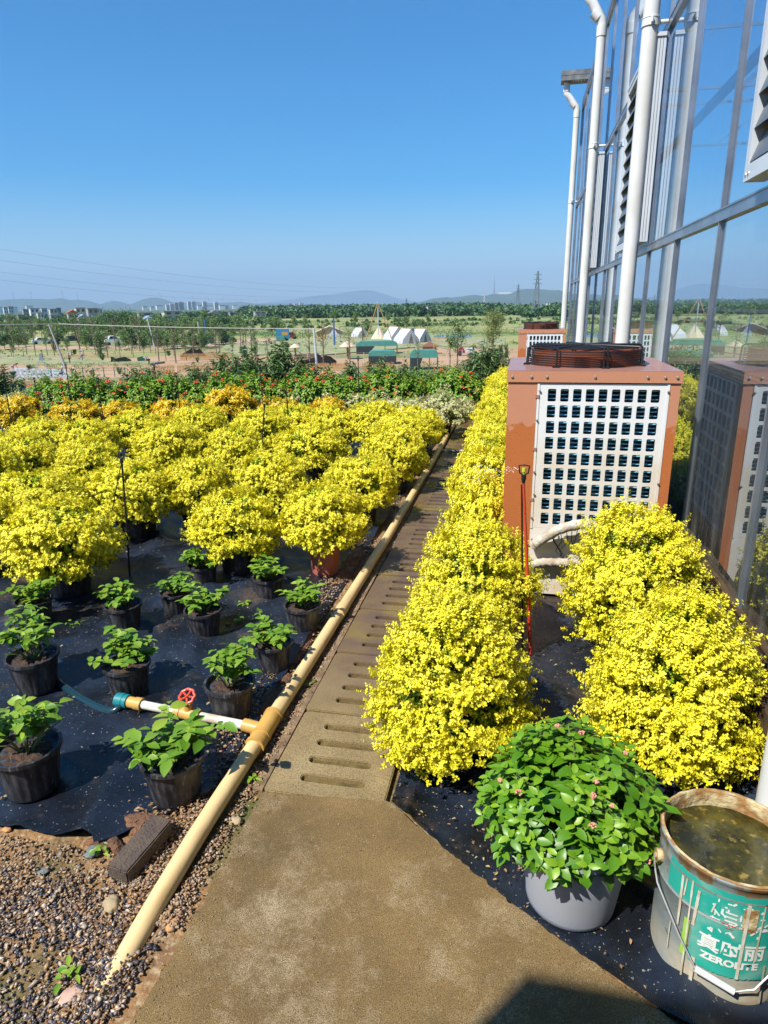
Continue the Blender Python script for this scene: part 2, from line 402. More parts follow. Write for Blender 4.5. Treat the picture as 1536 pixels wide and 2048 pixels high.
for k in range(22):
    y = 1.722+.47*k
    o = obj('drain_cover', cm, None, (-.575+random.uniform(-.004, .004)-k*.003, y, random.uniform(.0075, .010)), random.uniform(-.006, .006))
    pos = 'nearest slotted concrete drain cover, pale and dry, beside the concrete apron' if k == 0 else ('%s slotted concrete drain cover from the apron, %s' % (ORD[k+1], 'half wet brown' if k < 3 else 'dark and wet') if k < 20 else 'one of the farthest wet drain covers of the row')
    if k == 21: pos = 'farthest slotted drain cover, at the end of the row'
    if k == 20: pos = 'second farthest slotted drain cover, next to the end of the row'
    tag(o, pos, 'drain cover', 'slotted drain covers in a row')
# channel edge beside the covers
m_edge = mat('channel_concrete', (.26, .18, .10), .9, col2=(.14, .09, .05), scale=20, world=True, bump=.5, bscale=120)
eb = MB()
eb.prism(rough_edge([(-.822, 1.73), (-.788, 1.73), (-.86, 12.1), (-.90, 12.1)], .05, .012), -.05, .011)
struct(eb.build('drain_channel_edge', m_edge))

# black ground cover fabric
def fabric_mat():
    m, t, b = new_mat('woven_fabric'); N, L = t.nodes, t.links
    g = N.new('ShaderNodeNewGeometry'); pos = g.outputs['Position']
    c = mixn(t, noise_n(t, pos, 2.6, 7, .40, .62, .65), (.004, .0055, .009), (.014, .023, .042))  # bluish patches put sky sheen into the cloth's colour
    c = mixn(t, noise_n(t, pos, 2.3, 8, .55, .70, .7), c, (.10, .068, .04))
    c = mixn(t, noise_n(t, pos, 110, 2, .68, .72), c, (.22, .21, .19))
    L.new(c, b.inputs['Base Color']); b.inputs['Specular IOR Level'].default_value = .5
    rr = N.new('ShaderNodeMapRange'); rr.inputs[3].default_value = .50; rr.inputs[4].default_value = .32; L.new(noise_n(t, pos, 3, 4), rr.inputs[0]); L.new(rr.outputs[0], b.inputs['Roughness'])
    wv = N.new('ShaderNodeTexWave'); wv.inputs['Scale'].default_value = 70; wv.inputs['Distortion'].default_value = .5; L.new(pos, wv.inputs['Vector'])
    nz = N.new('ShaderNodeTexNoise'); nz.inputs['Scale'].default_value = 25; nz.inputs['Detail'].default_value = 5; L.new(pos, nz.inputs['Vector'])
    ad = N.new('ShaderNodeMath'); ad.operation = 'MULTIPLY_ADD'; ad.inputs[1].default_value = .12; L.new(wv.outputs[0], ad.inputs[0]); L.new(nz.outputs[0], ad.inputs[2])
    bp = N.new('ShaderNodeBump'); bp.inputs['Strength'].default_value = .55; bp.inputs['Distance'].default_value = .006; L.new(ad.outputs[0], bp.inputs['Height']); L.new(bp.outputs[0], b.inputs['Normal'])
    return m
m_fab = fabric_mat()
def fabric(xs, y0f, y1, ny, pw, base=.004):
    V = []; nx = len(xs)
    for j in range(ny+1):
        s = (j/ny)**pw
        for x in xs:
            y = y0f(x)+(y1-y0f(x))*s
            r1 = abs(mnoise.noise(Vector((x*1.3+y*.9, y*.35-x*.5, 1.7)))); r2 = abs(mnoise.noise(Vector((x*3.1, y*2.3, 9.7))))
            z = base+.038*max(0, 1-r1*7)+.016*max(0, 1-r2*7)+.006*mnoise.noise(Vector((x*7, y*7, 0)))
            z += .010*math.exp(-((y-y0f(x))/.03)**2)
            V.append((x, y, max(z, base*.6)))
    f = [(j*nx+i, j*nx+i+1, (j+1)*nx+i+1, (j+1)*nx+i) for j in range(ny) for i in range(nx-1)]
    b = MB().add(V, f, smooth=True)
    return b
def y0l(x):
    e = fbm(x, 0, 5)*.02
    if x > -1.19: return 1.40+(x+1.19)*1.15+e
    return 1.40+(-1.19-x)*.075+.02*math.sin(x*4)+e
xsl = list(-.955-.018*np.arange(110))+list(-.955-.018*110-.09*np.arange(1, 95)); xsl = [x-.0*x for x in xsl]
xsl = [x for x in xsl][::-1]
struct(fabric(xsl, y0l, 12.6, 330, 1.9).build('weed_fabric_left', m_fab))
def y0r(x):
    pts = [(-.36, 1.76), (-.02, 1.475), (.385, 1.20), (1.10, .68)]
    return float(np.interp(x, [p[0] for p in pts], [p[1] for p in pts]))-.006+fbm(x, 2, 9)*.006
xsr = list(np.linspace(-.352, .84, 90))
struct(fabric(xsr, y0r, 12.6, 260, 1.7, .006).build('weed_fabric_right', m_fab))

# ================================================================== GREENHOUSE
WX = 1.12; YE = 18.62; GY0 = -1.5
KG = .795   # wall dimensions below are taken at this scale about eye level: 1.0 m bays, 110 mm pipes, 0.3 m curb
def glass_mat():
    m, t, b = new_mat('glass'); N, L = t.nodes, t.links
    g = N.new('ShaderNodeNewGeometry'); pos = g.outputs['Position']; sp = N.new('ShaderNodeSeparateXYZ'); L.new(pos, sp.inputs[0])
    tr = N.new('ShaderNodeBsdfTransparent'); tr.inputs[0].default_value = (.62, .74, .80, 1)
    gl = N.new('ShaderNodeBsdfGlossy'); gl.inputs['Roughness'].default_value = .006; gl.inputs[0].default_value = (.84, .92, 1, 1)
    fr = N.new('ShaderNodeFresnel'); fr.inputs[0].default_value = 1.75
    ml = N.new('ShaderNodeMath'); ml.operation = 'MULTIPLY_ADD'; ml.inputs[1].default_value = 1.25; ml.inputs[2].default_value = .17; ml.use_clamp = True; L.new(fr.outputs[0], ml.inputs[0])
    mx = N.new('ShaderNodeMixShader'); L.new(ml.outputs[0], mx.inputs[0]); L.new(tr.outputs[0], mx.inputs[1]); L.new(gl.outputs[0], mx.inputs[2])
    # lime and water stains on the lower panes
    df = N.new('ShaderNodeBsdfDiffuse'); df.inputs[0].default_value = (.42, .40, .33, 1)
    mp = N.new('ShaderNodeMapping'); mp.inputs['Scale'].default_value = (1, 4, .6); L.new(pos, mp.inputs[0])
    st = noise_n(t, mp.outputs[0], 5, 6, .45, .75, .6)
    zz = N.new('ShaderNodeMapRange'); zz.inputs[1].default_value = 1.2; zz.inputs[2].default_value = .55; L.new(sp.outputs[2], zz.inputs[0])
    a = N.new('ShaderNodeMath'); a.operation = 'MULTIPLY'; L.new(st, a.inputs[0]); L.new(zz.outputs[0], a.inputs[1])
    v = N.new('ShaderNodeTexVoronoi'); v.inputs['Scale'].default_value = 75; v.inputs['Randomness'].default_value = 1; L.new(pos, v.inputs['Vector'])
    r = N.new('ShaderNodeMapRange'); r.inputs[1].default_value = .18; r.inputs[2].default_value = .12; L.new(v.outputs[0], r.inputs[0])
    dd = N.new('ShaderNodeMath'); dd.operation = 'MULTIPLY'; L.new(r.outputs[0], dd.inputs[0]); L.new(zz.outputs[0], dd.inputs[1])
    s2 = N.new('ShaderNodeMath'); s2.operation = 'MULTIPLY_ADD'; s2.inputs[1].default_value = .20; L.new(a.outputs[0], s2.inputs[0]); 
    d3 = N.new('ShaderNodeMath'); d3.operation = 'MULTIPLY'; d3.inputs[1].default_value = .4; L.new(dd.outputs[0], d3.inputs[0]); ds = N.new('ShaderNodeMath'); ds.operation = 'MULTIPLY_ADD'; ds.inputs[1].default_value = .05; ds.inputs[2].default_value = .03; L.new(noise_n(t, mp.outputs[0], 1.5, 5, .3, .7), ds.inputs[0]); d4 = N.new('ShaderNodeMath'); d4.operation = 'ADD'; L.new(d3.outputs[0], d4.inputs[0]); L.new(ds.outputs[0], d4.inputs[1]); L.new(d4.outputs[0], s2.inputs[2])
    m2 = N.new('ShaderNodeMixShader'); L.new(s2.outputs[0], m2.inputs[0]); L.new(mx.outputs[0], m2.inputs[1]); L.new(df.outputs[0], m2.inputs[2])
    L.new(m2.outputs[0], N['Material Output'].inputs['Surface']); return m
m_glass = glass_mat()
m_inner = mat('galvanised_steel', (.34, .37, .40), .5, .6, col2=(.25, .27, .30), scale=3)
m_floor = mat('greenhouse_floor', (.07, .065, .055), .9, col2=(.045, .045, .04), scale=1.5, world=True)
m_louv = mat('dark_louvre', (.13, .15, .17), .4, .3)
gh = thing('greenhouse', 'tall glass greenhouse wall with grey aluminium frames along the right', 'greenhouse', (WX*KG, 0, 0))
def G(b, name, m, parent=None):  # greenhouse part, coordinates given in world
    o = b.build(name, m, parent or gh)
    o.data.transform(Matrix.Translation((-WX*KG, 0, 1.55)) @ Matrix.Scale(KG, 4) @ Matrix.Translation((0, 0, -1.55))); return o
mull = [3.34+1.26*k for k in range(-3, 13)]; mull = [y for y in mull if y < YE-.3]
edges = [GY0]+mull+[YE]
zr = [.07, 2.03, 3.83, 5.95]
for i in range(len(edges)-1):
    for j in range(3):
        b = MB(); ti = random.uniform(-.0022, .0022); tj = random.uniform(-.0015, .0015)
        y0, y1, z0, z1 = edges[i]+.02, edges[i+1]-.02, zr[j]+.02, zr[j+1]-.02
        ny, nz_ = 6, 8; V = []
        for a in range(nz_+1):
            for c in range(ny+1):
                u, v = c/ny-.5, a/nz_-.5
                V.append((WX+ti*u+tj*v+.0012*math.cos(u*PI)*math.cos(v*PI)*(1 if (i+j) % 2 else -1), y0+(y1-y0)*c/ny, z0+(z1-z0)*a/nz_))
        f = [((a+1)*(ny+1)+c, (a+1)*(ny+1)+c+1, a*(ny+1)+c+1, a*(ny+1)+c) for a in range(nz_) for c in range(ny)]
        b.add(V, f, smooth=True); G(b, 'glass_pane', m_glass)
for y in mull:
    b = MB().box((WX-.016, y-.022, .0), (WX+.012, y+.022, 5.95)).box((WX-.021, y-.010, .0), (WX-.016, y+.010, 5.95)); G(b, 'mullion', m_alu)
G(MB().box((WX-.03, YE-.04, 0), (WX+.06, YE+.02, 6.1)), 'corner_post', m_alu)
m_foot = mat('rusty_footing', (.10, .065, .035), .95, col2=(.05, .036, .022), scale=14, world=True, bump=.4, bscale=60, spec=.1)
for j, z in enumerate(zr):
    h = .035 if j else .016
    b = MB().box((WX-.026, GY0, z-h), (WX+.03, YE-.041, z+h)).box((WX-.032, GY0, z+h-.012), (WX-.026, YE-.041, z+h-.002)); G(b, 'rail', m_alu if j else m_foot)
G(MB().box((WX-.125, GY0, -.45), (WX-.03, YE, .004)).box((WX-.0299, GY0, -.45), (WX+.16, YE, .045)), 'footing', m_foot)
G(MB().box((WX-.052, GY0, .0045), (WX-.044, YE-.05, .018)), 'sill_strip', m_alu)
# interior
G(MB().box((WX+.161, GY0, -.05), (WX+24, YE, .006)), 'floor', m_floor)
for k, y in enumerate([-.6, 3.9, 8.6, 13.4, 18.0]):
    for x in (WX+.5, WX+6, WX+12, WX+18):
        G(MB().bar((x, y, 0), (x, y, 5.9), .10, .10), 'column', m_inner)
    b = MB()
    for z in (4.9, 5.75): b.bar((WX+.2, y, z), (WX+23, y, z), .05)
    for q in range(18): b.bar((WX+.5+q*1.2, y, 4.9), (WX+.5+(q+1)*1.2, y, 5.75) if q % 2 == 0 else (WX+.5+q*1.2+1.2, y, 4.9), .035)
    G(b, 'truss', m_inner)
for x in (WX+.5, WX+3, WX+6, WX+9, WX+12, WX+18, WX+23):
    b = MB()
    for z in (1.35, 3.3, 5.9): b.bar((x, GY0, z), (x, YE, z), .06)
    G(b, 'purlin', m_inner)
for k in range(8):
    x = WX+k*3.2
    G(MB().bar((x+.2, GY0, 6.1), (x+.2, YE, 6.1), .08).bar((x+.2, GY0, 6.1), (x+1.6, GY0, 6.9), .06).bar((x+1.8, YE, 6.9), (x+.25, YE, 6.1), .06), 'roof_beam', m_alu)
# plants standing inside
m_ileaf = leaf_mat('indoor_leaf', [(0, (.02, .05, .015)), (1, (.05, .11, .03))], .5, .2)
G(MB().box((WX-.03, GY0, 6.0), (WX+.09, YE, 6.12)), 'gutter', m_alu)
# outlet gutter at the far end
m_gut = mat('stained_zinc', (.10, .115, .12), .6, .3, col2=(.24, .25, .24), scale=7, bump=.3)
for yg, zg, nm in ((18.02, 6.36, 1), (11.95, 6.36, 0), (7.1, 6.36, 0), (2.25, 6.36, 0)):
    b = MB().box((.56, yg-.16, zg), (WX+.3, yg+.16, zg+.02)).box((.56, yg-.175, zg), (WX+.3, yg-.16, zg+.2)).box((.56, yg+.16, zg), (WX+.3, yg+.175, zg+.2)).box((.555, yg-.17, zg+.001), (.56, yg+.17, zg+.2))
    b.box((.55, yg-.18, zg+.10), (WX+.3, yg-.176, zg+.115))
    for q in range(5): b.tube([(.72+.06*q+.1, yg-.165, zg+.02), (.72+.06*q+.1, yg-.17, zg-.04)], .006, 6)
    G(b, 'gutter_outlet', m_gut)
def downpipe(y, x=.95, r=.085, ztop=6.34, clamps=(3.85,), z_el=5.75):
    xo = .69
    pts = [(x, y, -.02), (x, y, z_el)]
    el = [(x, y, z_el), (x, y, z_el+.04), (x-.02, y, z_el+.10), (xo+.06, y, z_el+.33), (xo+.0, y, z_el+.40), (xo, y, z_el+.48), (xo, y, ztop+.02)]
    d = G(MB().tube([(x, y, z) for z in np.linspace(-.42, z_el, 12)], r, 28), 'downpipe', m_white)
    G(MB().tube(el, r*1.0, 28).tube([(x, y, z_el-.12), (x, y, z_el+.02)], r+.008, 28).tube([(x-.05, y, z_el+.115), (x-.13, y, z_el+.20)], r+.007, 28).tube([(xo, y, z_el+.42), (xo, y, z_el+.50)], r+.007, 28), 'elbow', m_white, d)
    for z in clamps:
        b = MB().tube([(x, y, z-.03), (x, y, z+.03)], r+.006, 28).tube([(x+r, y, z), (WX-.03, y, z)], .018, 10).tube([(x, y-r-.02, z+.02), (x, y-r-.02, z-.02)], .012, 8)
        b.tube([(x, y, z-.026), (x, y, z-.034)], r+.009, 28).tube([(x, y, z+.034), (x, y, z+.026)], r+.009, 28)
        G(b, 'clamp', m_white, d)
    return d
downpipe(18.02, .95, .068); downpipe(11.95, .91, .067, z_el=5.42); downpipe(7.1, .945, .068); downpipe(2.2, .958, .066)
# exhaust fan boxes above the rail
m_fanw = mat('fan_housing', (.62, .66, .69), .35, 0, col2=(.56, .60, .63), scale=2)
for y0 in (2.17, 7.08, 11.95):
    y1 = y0+1.62; z0, z1 = 2.085, 3.74; x0 = WX-.13
    fr = G(MB().prism([(y0, z0), (y1, z0), (y1, z1), (y0, z1)], x0, WX-.034, [[(y0+.05, z0+.07), (y0+.05, z1-.05), (y1-.05, z1-.05), (y1-.05, z0+.07)]], plane='yz'), 'exhaust_fan', m_fanw)
    for xx in (x0+.02, x0+.045, x0+.07): G(MB().box((xx, y0-.003, z0+.01), (xx+.003, y0-.0005, z1-.01)), 'fold_strip', m_alu, fr)
    b = MB()
    b.box((x0-.006, y0-.01, z1-.001), (WX-.034, y1+.01, z1+.03)); 
    for yb in (y0+.03, y0+.06, y1-.03, y1-.07): G(MB().tube([(x0-.004, yb, z0+.03), (x0+.002, yb, z0+.03)], .009, 8), 'bolt', m_steel, fr)
    G(b, 'cap', m_fanw, fr)
    b = MB(); n = 11; hz = (z1-z0-.12)/n
    for q in range(n):
        z = z0+.07+hz*q
        b.add([(x0+.005, y0+.05, z+.01), (x0+.005, y1-.05, z+.01), (x0+.05, y1-.05, z+hz), (x0+.05, y0+.05, z+hz)], [(0, 1, 2, 3)])
    G(b, 'louvre', m_louv, fr)
    cy, cz = (y0+y1)/2, (z0+z1)/2+.02
    b = MB()
    for q in range(6):
        a = q*PI/3; V = []
        for rr_, wd, tw in ((.1, .10, .03), (.35, .17, .022), (.66, .2, .014)):
            for s in (-1, 1):
                an = a+s*wd/rr_*.5 if rr_ > .2 else a+s*.5
                V.append((x0+.05+s*tw, cy+rr_*math.cos(an), cz+rr_*math.sin(an)))
        b.add(V, [(0, 1, 3, 2), (2, 3, 5, 4)], smooth=True)
    b.lathe([(.0, -.03), (.1, -.02), (.11, .03), (0, .04)], 20, (x0+.05, cy, cz), 'x')
    G(b, 'fan_blade', m_alu, fr)
    b = MB()
    b.prism([(y0+.04, z0+.06), (y1-.04, z0+.06), (y1-.04, z1-.04), (y0+.04, z1-.04)], WX-.045, WX-.040, plane='yz'); G(b, 'back_plate', m_louv, fr)
# unseen block with wall, roof and door, added to shade the apron
m_blocker = mat('blocker_brick', (.33, .17, .11), .85, col2=(.25, .13, .09), scale=12, bump=.4)
sh = thing('shadow_blocker', 'unseen block added behind the viewer to shade the concrete apron', 'shadow blocker', (-1.86, -1.2, 0))
H0 = 4.0
MB().box((.0, -4, 0), (2.67, 0, H0-.12)).build('wall', m_blocker, sh)
MB().box((-.0, -4.05, H0-.119), (2.7, .002, H0)).build('roof', m_edge, sh)
MB().box((1.2, .002, 0), (2.1, .04, 2.05)).build('door', m_alu, sh)

# ================================================================== HEAT PUMPS
def heat_pump(label, loc, sc=(1, 1, 1)):
    t = thing('heat_pump', label, 'heat pump', loc, 0, 'heat pumps beside the greenhouse', sc)
    Wd, Dp, Ht = .82, .86, 1.215
    # cabinet built of panels so that the inside can be seen through the grille
    b = MB().box((0, .012, .015), (.003, Dp-.01, 1.16)).box((Wd-.003, .012, .015), (Wd, Dp-.01, 1.16)).box((.0031, Dp-.013, .015), (Wd-.0031, Dp-.0101, 1.16))
    b.prism([(0, .015), (.145, .015), (.145, 1.16), (0, 1.16)], 0, .0119, plane='xz').prism([(.772, .015), (Wd, .015), (Wd, 1.16), (.772, 1.16)], 0, .0119, plane='xz')
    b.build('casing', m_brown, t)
    lid = MB().box((-.006, -.008, 1.161), (Wd+.006, Dp, 1.164))
    lid.box((-.006, -.008, 1.164), (Wd+.006, -.004, Ht)).box((-.006, Dp-.004, 1.164), (Wd+.006, Dp, Ht)).box((-.006, -.0039, 1.164), (-.002, Dp-.0041, Ht)).box((Wd+.002, -.0039, 1.164), (Wd+.006, Dp-.0041, Ht))
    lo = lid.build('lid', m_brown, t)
    MB().box((-.0055, -.0075, Ht), (Wd+.0055, Dp-.0005, Ht+.003)).build('lid_top', m_browntop, lo)
    b = MB()
    for x in (.02, .115, .19, .42, .665, .745, .80): b.lathe([(0, -.007), (.006, -.005), (.008, 0)], 12, (x, -.008, 1.187), 'y')
    for x, z in ((.152, .97), (.152, .70), (.152, .45), (.152, .20), (.765, .66), (.765, 1.12), (.158, 1.12), (.158, .58), (.158, .33)): b.lathe([(0, -.006), (.005, -.004), (.006, 0)], 10, (x, -.006, z), 'y')
    b.build('bolt', m_steel, lo)
    b = MB()
    for z in (1.09, .82, .55, .30): b.box((.138, -.006, z-.008), (.157, .0, z+.008))
    b.build('latch', m_browntop, lo)
    # white grille
    x0, x1, z0, z1 = .158, .760, .395, 1.155; nx, nz_ = 9, 9
    holes = []; px_ = (x1-x0-.05)/nx; pz = (z1-z0-.03)/nz_
    for i in range(nx):
        for j in range(nz_):
            holes.append(rrect(x0+.03+px_*(i+.5), z0+.012+pz*(j+.5), px_*.66, pz*.78, .006, 2))
    m_grw = bpy.data.materials.get('grille_white')
    if m_grw is None:
        m_grw, tt, bb = new_mat('grille_white'); tc = tt.nodes.new('ShaderNodeTexCoord'); sp = tt.nodes.new('ShaderNodeSeparateXYZ'); tt.links.new(tc.outputs['Object'], sp.inputs[0])
        r = tt.nodes.new('ShaderNodeMapRange'); r.inputs[1].default_value = .95; r.inputs[2].default_value = .75; tt.links.new(sp.outputs[2], r.inputs[0])
        ml = tt.nodes.new('ShaderNodeMath'); ml.operation = 'MULTIPLY'; tt.links.new(r.outputs[0], ml.inputs[0]); tt.links.new(noise_n(tt, tc.outputs['Object'], 5, 4, .2, .7), ml.inputs[1])
        tt.links.new(mixn(tt, ml.outputs[0], (.74, .75, .76), (.66, .56, .42)), bb.inputs['Base Color']); bb.inputs['Roughness'].default_value = .42
    b = MB().prism([(x0, z0), (x1, z0), (x1, z1), (x0, z1)], .0005, .006, holes, plane='xz')
    b.box((.146, -.003, .39), (x0-.0005, .006, z1)).box((x1+.0005, -.003, .39), (.7715, .006, z1))
    b.build('grille', m_grw, t)
    MB().box((.146, .001, .016), (.7715, .006, .3945)).build('lower_panel', m_grw, t)
    sh_ = [rrect(.09+.085*(i+.5), .395+.012+.083*(j+.5), .056, .065, .006, 2) for i in range(8) for j in range(9)]
    MB().prism([(.07, .395), (.79, .395), (.79, 1.155), (.07, 1.155)], Wd+.0005, Wd+.006, sh_, plane='yz').build('side_grille', m_grw, t)
    MB().box((Wd+.0002, .075, .40), (Wd+.0004, .785, 1.15)).build('side_coil', bpy.data.materials.get('dark_inside') or mat('dark_inside', (.02, .075, .13), .4), t)
    # finned coil and fan drum inside
    m_coil = bpy.data.materials.get('coil_fin') or mat('coil_fin', (.25, .60, .80), .3, .2)
    m_dark = bpy.data.materials.get('dark_inside') or mat('dark_inside', (.02, .075, .13), .4)
    b = MB()
    for q in range(38):
        z = .40+q*.0205; b.tube([(.1, .035, z), (.73, .035, z)], .0035, 8)
    b.build('coil_tube', m_coil, t)
    b = MB().box((.06, .075, .05), (.76, .08, 1.15))
    for q in range(150): b.box((.10+q*.0042, .066, .39), (.1006+q*.0042, .0745, 1.15))
    b.build('coil_fins', m_dark, t)
    # fan guard on the lid
    cx, cy, zt = .40, .43, Ht+.003
    MB().lathe([(.285, zt), (.285, zt+.072), (.29, zt+.083), (.278, zt+.080), (.275, zt-.0)], 64, (cx, cy, 0)).build('fan_ring', m_ring, t)
    gm = MB(); 
    for q in range(7):
        z = zt+.010+q*.0112; th = np.linspace(0, 2*PI, 49)
        gm.tube([(cx+.305*math.cos(a), cy+.305*math.sin(a), z) for a in th], .0025, 5, cap=False)
    for q in range(12):
        rr_ = .05+q*.022; th = np.linspace(0, 2*PI, 41)
        gm.tube([(cx+rr_*math.cos(a), cy+rr_*math.sin(a), zt+.092+.007*math.cos(rr_*5)) for a in th], .0022, 5, cap=False)
    for q in range(8):
        a = q*PI/4+.25
        for da in ((-.03, .03) if q % 2 == 0 else (0,)):
            c_, s_ = math.cos(a+da), math.sin(a+da)
            gm.tube([(cx+.33*c_, cy+.33*s_, zt+.004), (cx+.318*c_, cy+.318*s_, zt+.012), (cx+.315*c_, cy+.315*s_, zt+.086), (cx+.30*c_, cy+.30*s_, zt+.098), (cx+.02*c_, cy+.02*s_, zt+.102)], .0048, 8)
        gm.box((cx+.32*math.cos(a)-.018, cy+.32*math.sin(a)-.012, zt), (cx+.32*math.cos(a)+.018, cy+.32*math.sin(a)+.012, zt+.008))
    gm.build('fan_guard', m_black, t)
    fb = MB()
    for q in range(5):
        a = q*2*PI/5; V = []
        for rr_ in (.06, .16, .26):
            for s in (-1, 1): V.append((cx+rr_*math.cos(a+s*.3), cy+rr_*math.sin(a+s*.3), zt+.03+s*.02))
        fb.add(V, [(0, 1, 3, 2), (2, 3, 5, 4)])
    fb.lathe([(0, zt+.065), (.06, zt+.06), (.065, zt)], 24, (cx, cy, 0)); fb.build('fan', m_black, t)
    b = MB()
    for x in (.05, Wd-.05):
        for y in (.06, Dp-.06): b.box((x-.03, y-.03, -.03), (x+.03, y+.03, .0149))
    b.build('foot', m_black, t)
    return t
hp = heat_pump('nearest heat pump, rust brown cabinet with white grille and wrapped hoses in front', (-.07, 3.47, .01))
# insulated wrapped hoses in front of the lower panel
m_wrap = mat('wrapped_insulation', (.62, .58, .48), .75, col2=(.35, .28, .20), scale=14, bump=.5, bscale=60)
hb = MB()
def hose(pts, r):
    pts = np.array(pts, float); n = 60; tt = np.linspace(0, len(pts)-1, n)
    P = np.stack([np.interp(tt, range(len(pts)), pts[:, i]) for i in range(3)], 1)
    for _ in range(6): P[1:-1] = (P[:-2]+P[1:-1]*2+P[2:])/4
    rr_ = r*(1+.10*(np.arange(n) % 5 == 0)+.04*np.sin(np.arange(n)*1.3)); hb.tube(P, rr_, 12)
hose([(.17, -.03, .30), (.20, -.05, .34), (.30, -.07, .42), (.42, -.07, .455), (.55, -.05, .42), (.66, -.04, .30), (.70, -.03, .1)], .026)
hose([(.15, -.03, .19), (.22, -.04, .215), (.34, -.05, .225), (.48, -.05, .22), (.62, -.04, .2)], .022)
hb.build('insulated_hose', m_wrap, hp)
kb = MB()
for k in range(5):
    x = .27+.03*k; kb.tube([(x, -.035, .41), (x+.015*math.sin(k), -.04, .34), (x+.04*math.cos(k*2), -.035, .28), (x+.06, -.03, .21)], .0022 if k else .004, 5)
kb.build('cable', m_black, hp)
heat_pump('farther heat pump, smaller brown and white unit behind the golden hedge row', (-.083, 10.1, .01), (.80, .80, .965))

# ================================================================== LONG PIPE
m_pipe = mat('cream_pipe', (.76, .55, .27), .38, col2=(.50, .33, .13), contrast=(.52, .80), detail=9, scale=9, spec=.5, bump=.08, bscale=200, stretch=(3, .5, 1))
m_stub = mat('white_pipe', (.74, .72, .66), .35, col2=(.5, .42, .3), scale=12)
m_joint = mat('cream_fitting', (.62, .36, .09), .4, col2=(.5, .30, .08), scale=20)
m_teal = mat('teal_coupling', (.01, .20, .22), .4)
m_hose = mat('black_hose', (.010, .035, .050), .22)
pt = thing('water_pipe', 'long cream plastic water pipe lying along the left of the drain', 'pipe', (-.883, 2.0, 0))
O = np.array([-.883, 2.0, 0])
path = [(-.925, .80, -.05), (-.914, 1.02, -.022), (-.903, 1.25, .018), (-.895, 1.5, .038), (-.883, 2.0, .041), (-.87, 2.6, .042), (-.862, 3.3, .042), (-.85, 4.2, .042), (-.85, 5.2, .045), (-.85, 7, .045), (-.865, 9.5, .045), (-.875, 12.0, .05)]
P = np.array(path); tt = np.linspace(0, len(P)-1, 70); P = np.stack([np.interp(tt, range(len(P)), P[:, i]) for i in range(3)], 1)
for _ in range(4): P[1:-1] = (P[:-2]+2*P[1:-1]+P[2:])/4
MB().tube(P-O, .0285, 28).build('pipe_run', m_pipe, pt)
for yj in (3.03, 6.1, 9.0): 
    b = MB()
    xj = np.interp(yj, P[:, 1], P[:, 0]); b.tube(np.array([(xj, yj-.05, .043), (xj, yj+.05, .043)])-O, .032, 28); b.build('sleeve', m_pipe, pt)
b = MB().tube([(.002, -.10, .042), (-.001, .10, .042)], .0345, 28).tube([(0, -.10, .042), (0, -.085, .042)], .037, 28).tube([(0, .085, .042), (0, .10, .042)], .037, 28).tube([(-.01, -.0, .045), (-.085, .012, .047)], .025, 20).tube([(0, -.045, .043), (0, -.03, .043)], .038, 20)
b.build('tee', m_joint, pt)
dx, dy = -.993, .12
pp = lambda s, z=.047: (dx*s, dy*s, z)
b = MB().tube([pp(.08), pp(.30)], .017, 18).tube([pp(.33), pp(.54)], .017, 18); b.build('white_stub', m_stub, pt)
vb = MB().tube([pp(.275), pp(.33)], .026, 16).tube([pp(.29), pp(.375)], .024, 16).tube([pp(.36), pp(.385)], .027, 16).tube([(dx*.325, dy*.325, .047), (dx*.325, dy*.325, .095)], .017, 14)
vo = vb.build('valve', m_joint, pt)
c = np.array([dx*.325, dy*.325, .125]); th = np.linspace(0, 2*PI, 41)
hb2 = MB().tube([c+np.array([(.029+.002*math.sin(8*a))*math.cos(a), (.029+.002*math.sin(8*a))*math.sin(a)*.8, .6*.029*math.sin(a)]) for a in th], .0055, 8, cap=False)
for k in range(5):
    a = k*2*PI/5; hb2.tube([c, c+np.array([.029*math.cos(a), .8*.029*math.sin(a), .6*.029*math.sin(a)])], .004, 6)
hb2.tube([c-np.array([0, 0, .035]), c+np.array([0, -.004, .006])], .006, 8).build('handwheel', m_orange, vo)
MB().tube([pp(.54), pp(.57)], .026, 18).tube([pp(.57), pp(.605)], .023, 18).build('adaptor', m_joint, pt)
MB().tube([pp(.605), pp(.66)], .029, 18).tube([pp(.625), pp(.64)], .031, 18).build('coupling', m_teal, pt)
hp_ = [gp(275, 1442, .03), gp(230, 1428, .02), gp(180, 1408, .018), gp(140, 1382, .018), gp(110, 1358, .018), gp(60, 1300, .018), gp(0, 1262, .018), gp(-90, 1240, .018)]
hp_[0] = np.array(O)+np.array(pp(.63)); Q = np.array(hp_); tt = np.linspace(0, len(Q)-1, 40); Q = np.stack([np.interp(tt, range(len(Q)), Q[:, i]) for i in range(3)], 1)
for _ in range(5): Q[1:-1] = (Q[:-2]+2*Q[1:-1]+Q[2:])/4
MB().tube(Q-O, .0165, 16).build('hose', m_hose, pt)
# white cross pipe over the drain
tag(MB().tube([(-.84, 7.12, .03), (-.30, 7.12, .03)], .014, 12).build('cross_pipe', m_stub), 'thin white pipe laid across the drain covers in the distance', 'pipe')
tag(MB().tube([(-.86, 9.6, .05), (-.5, 9.75, .06), (-.3, 9.7, .05)], .016, 10).build('black_cross_hose', m_hose), 'black hose lying across the drain near its far end', 'hose')

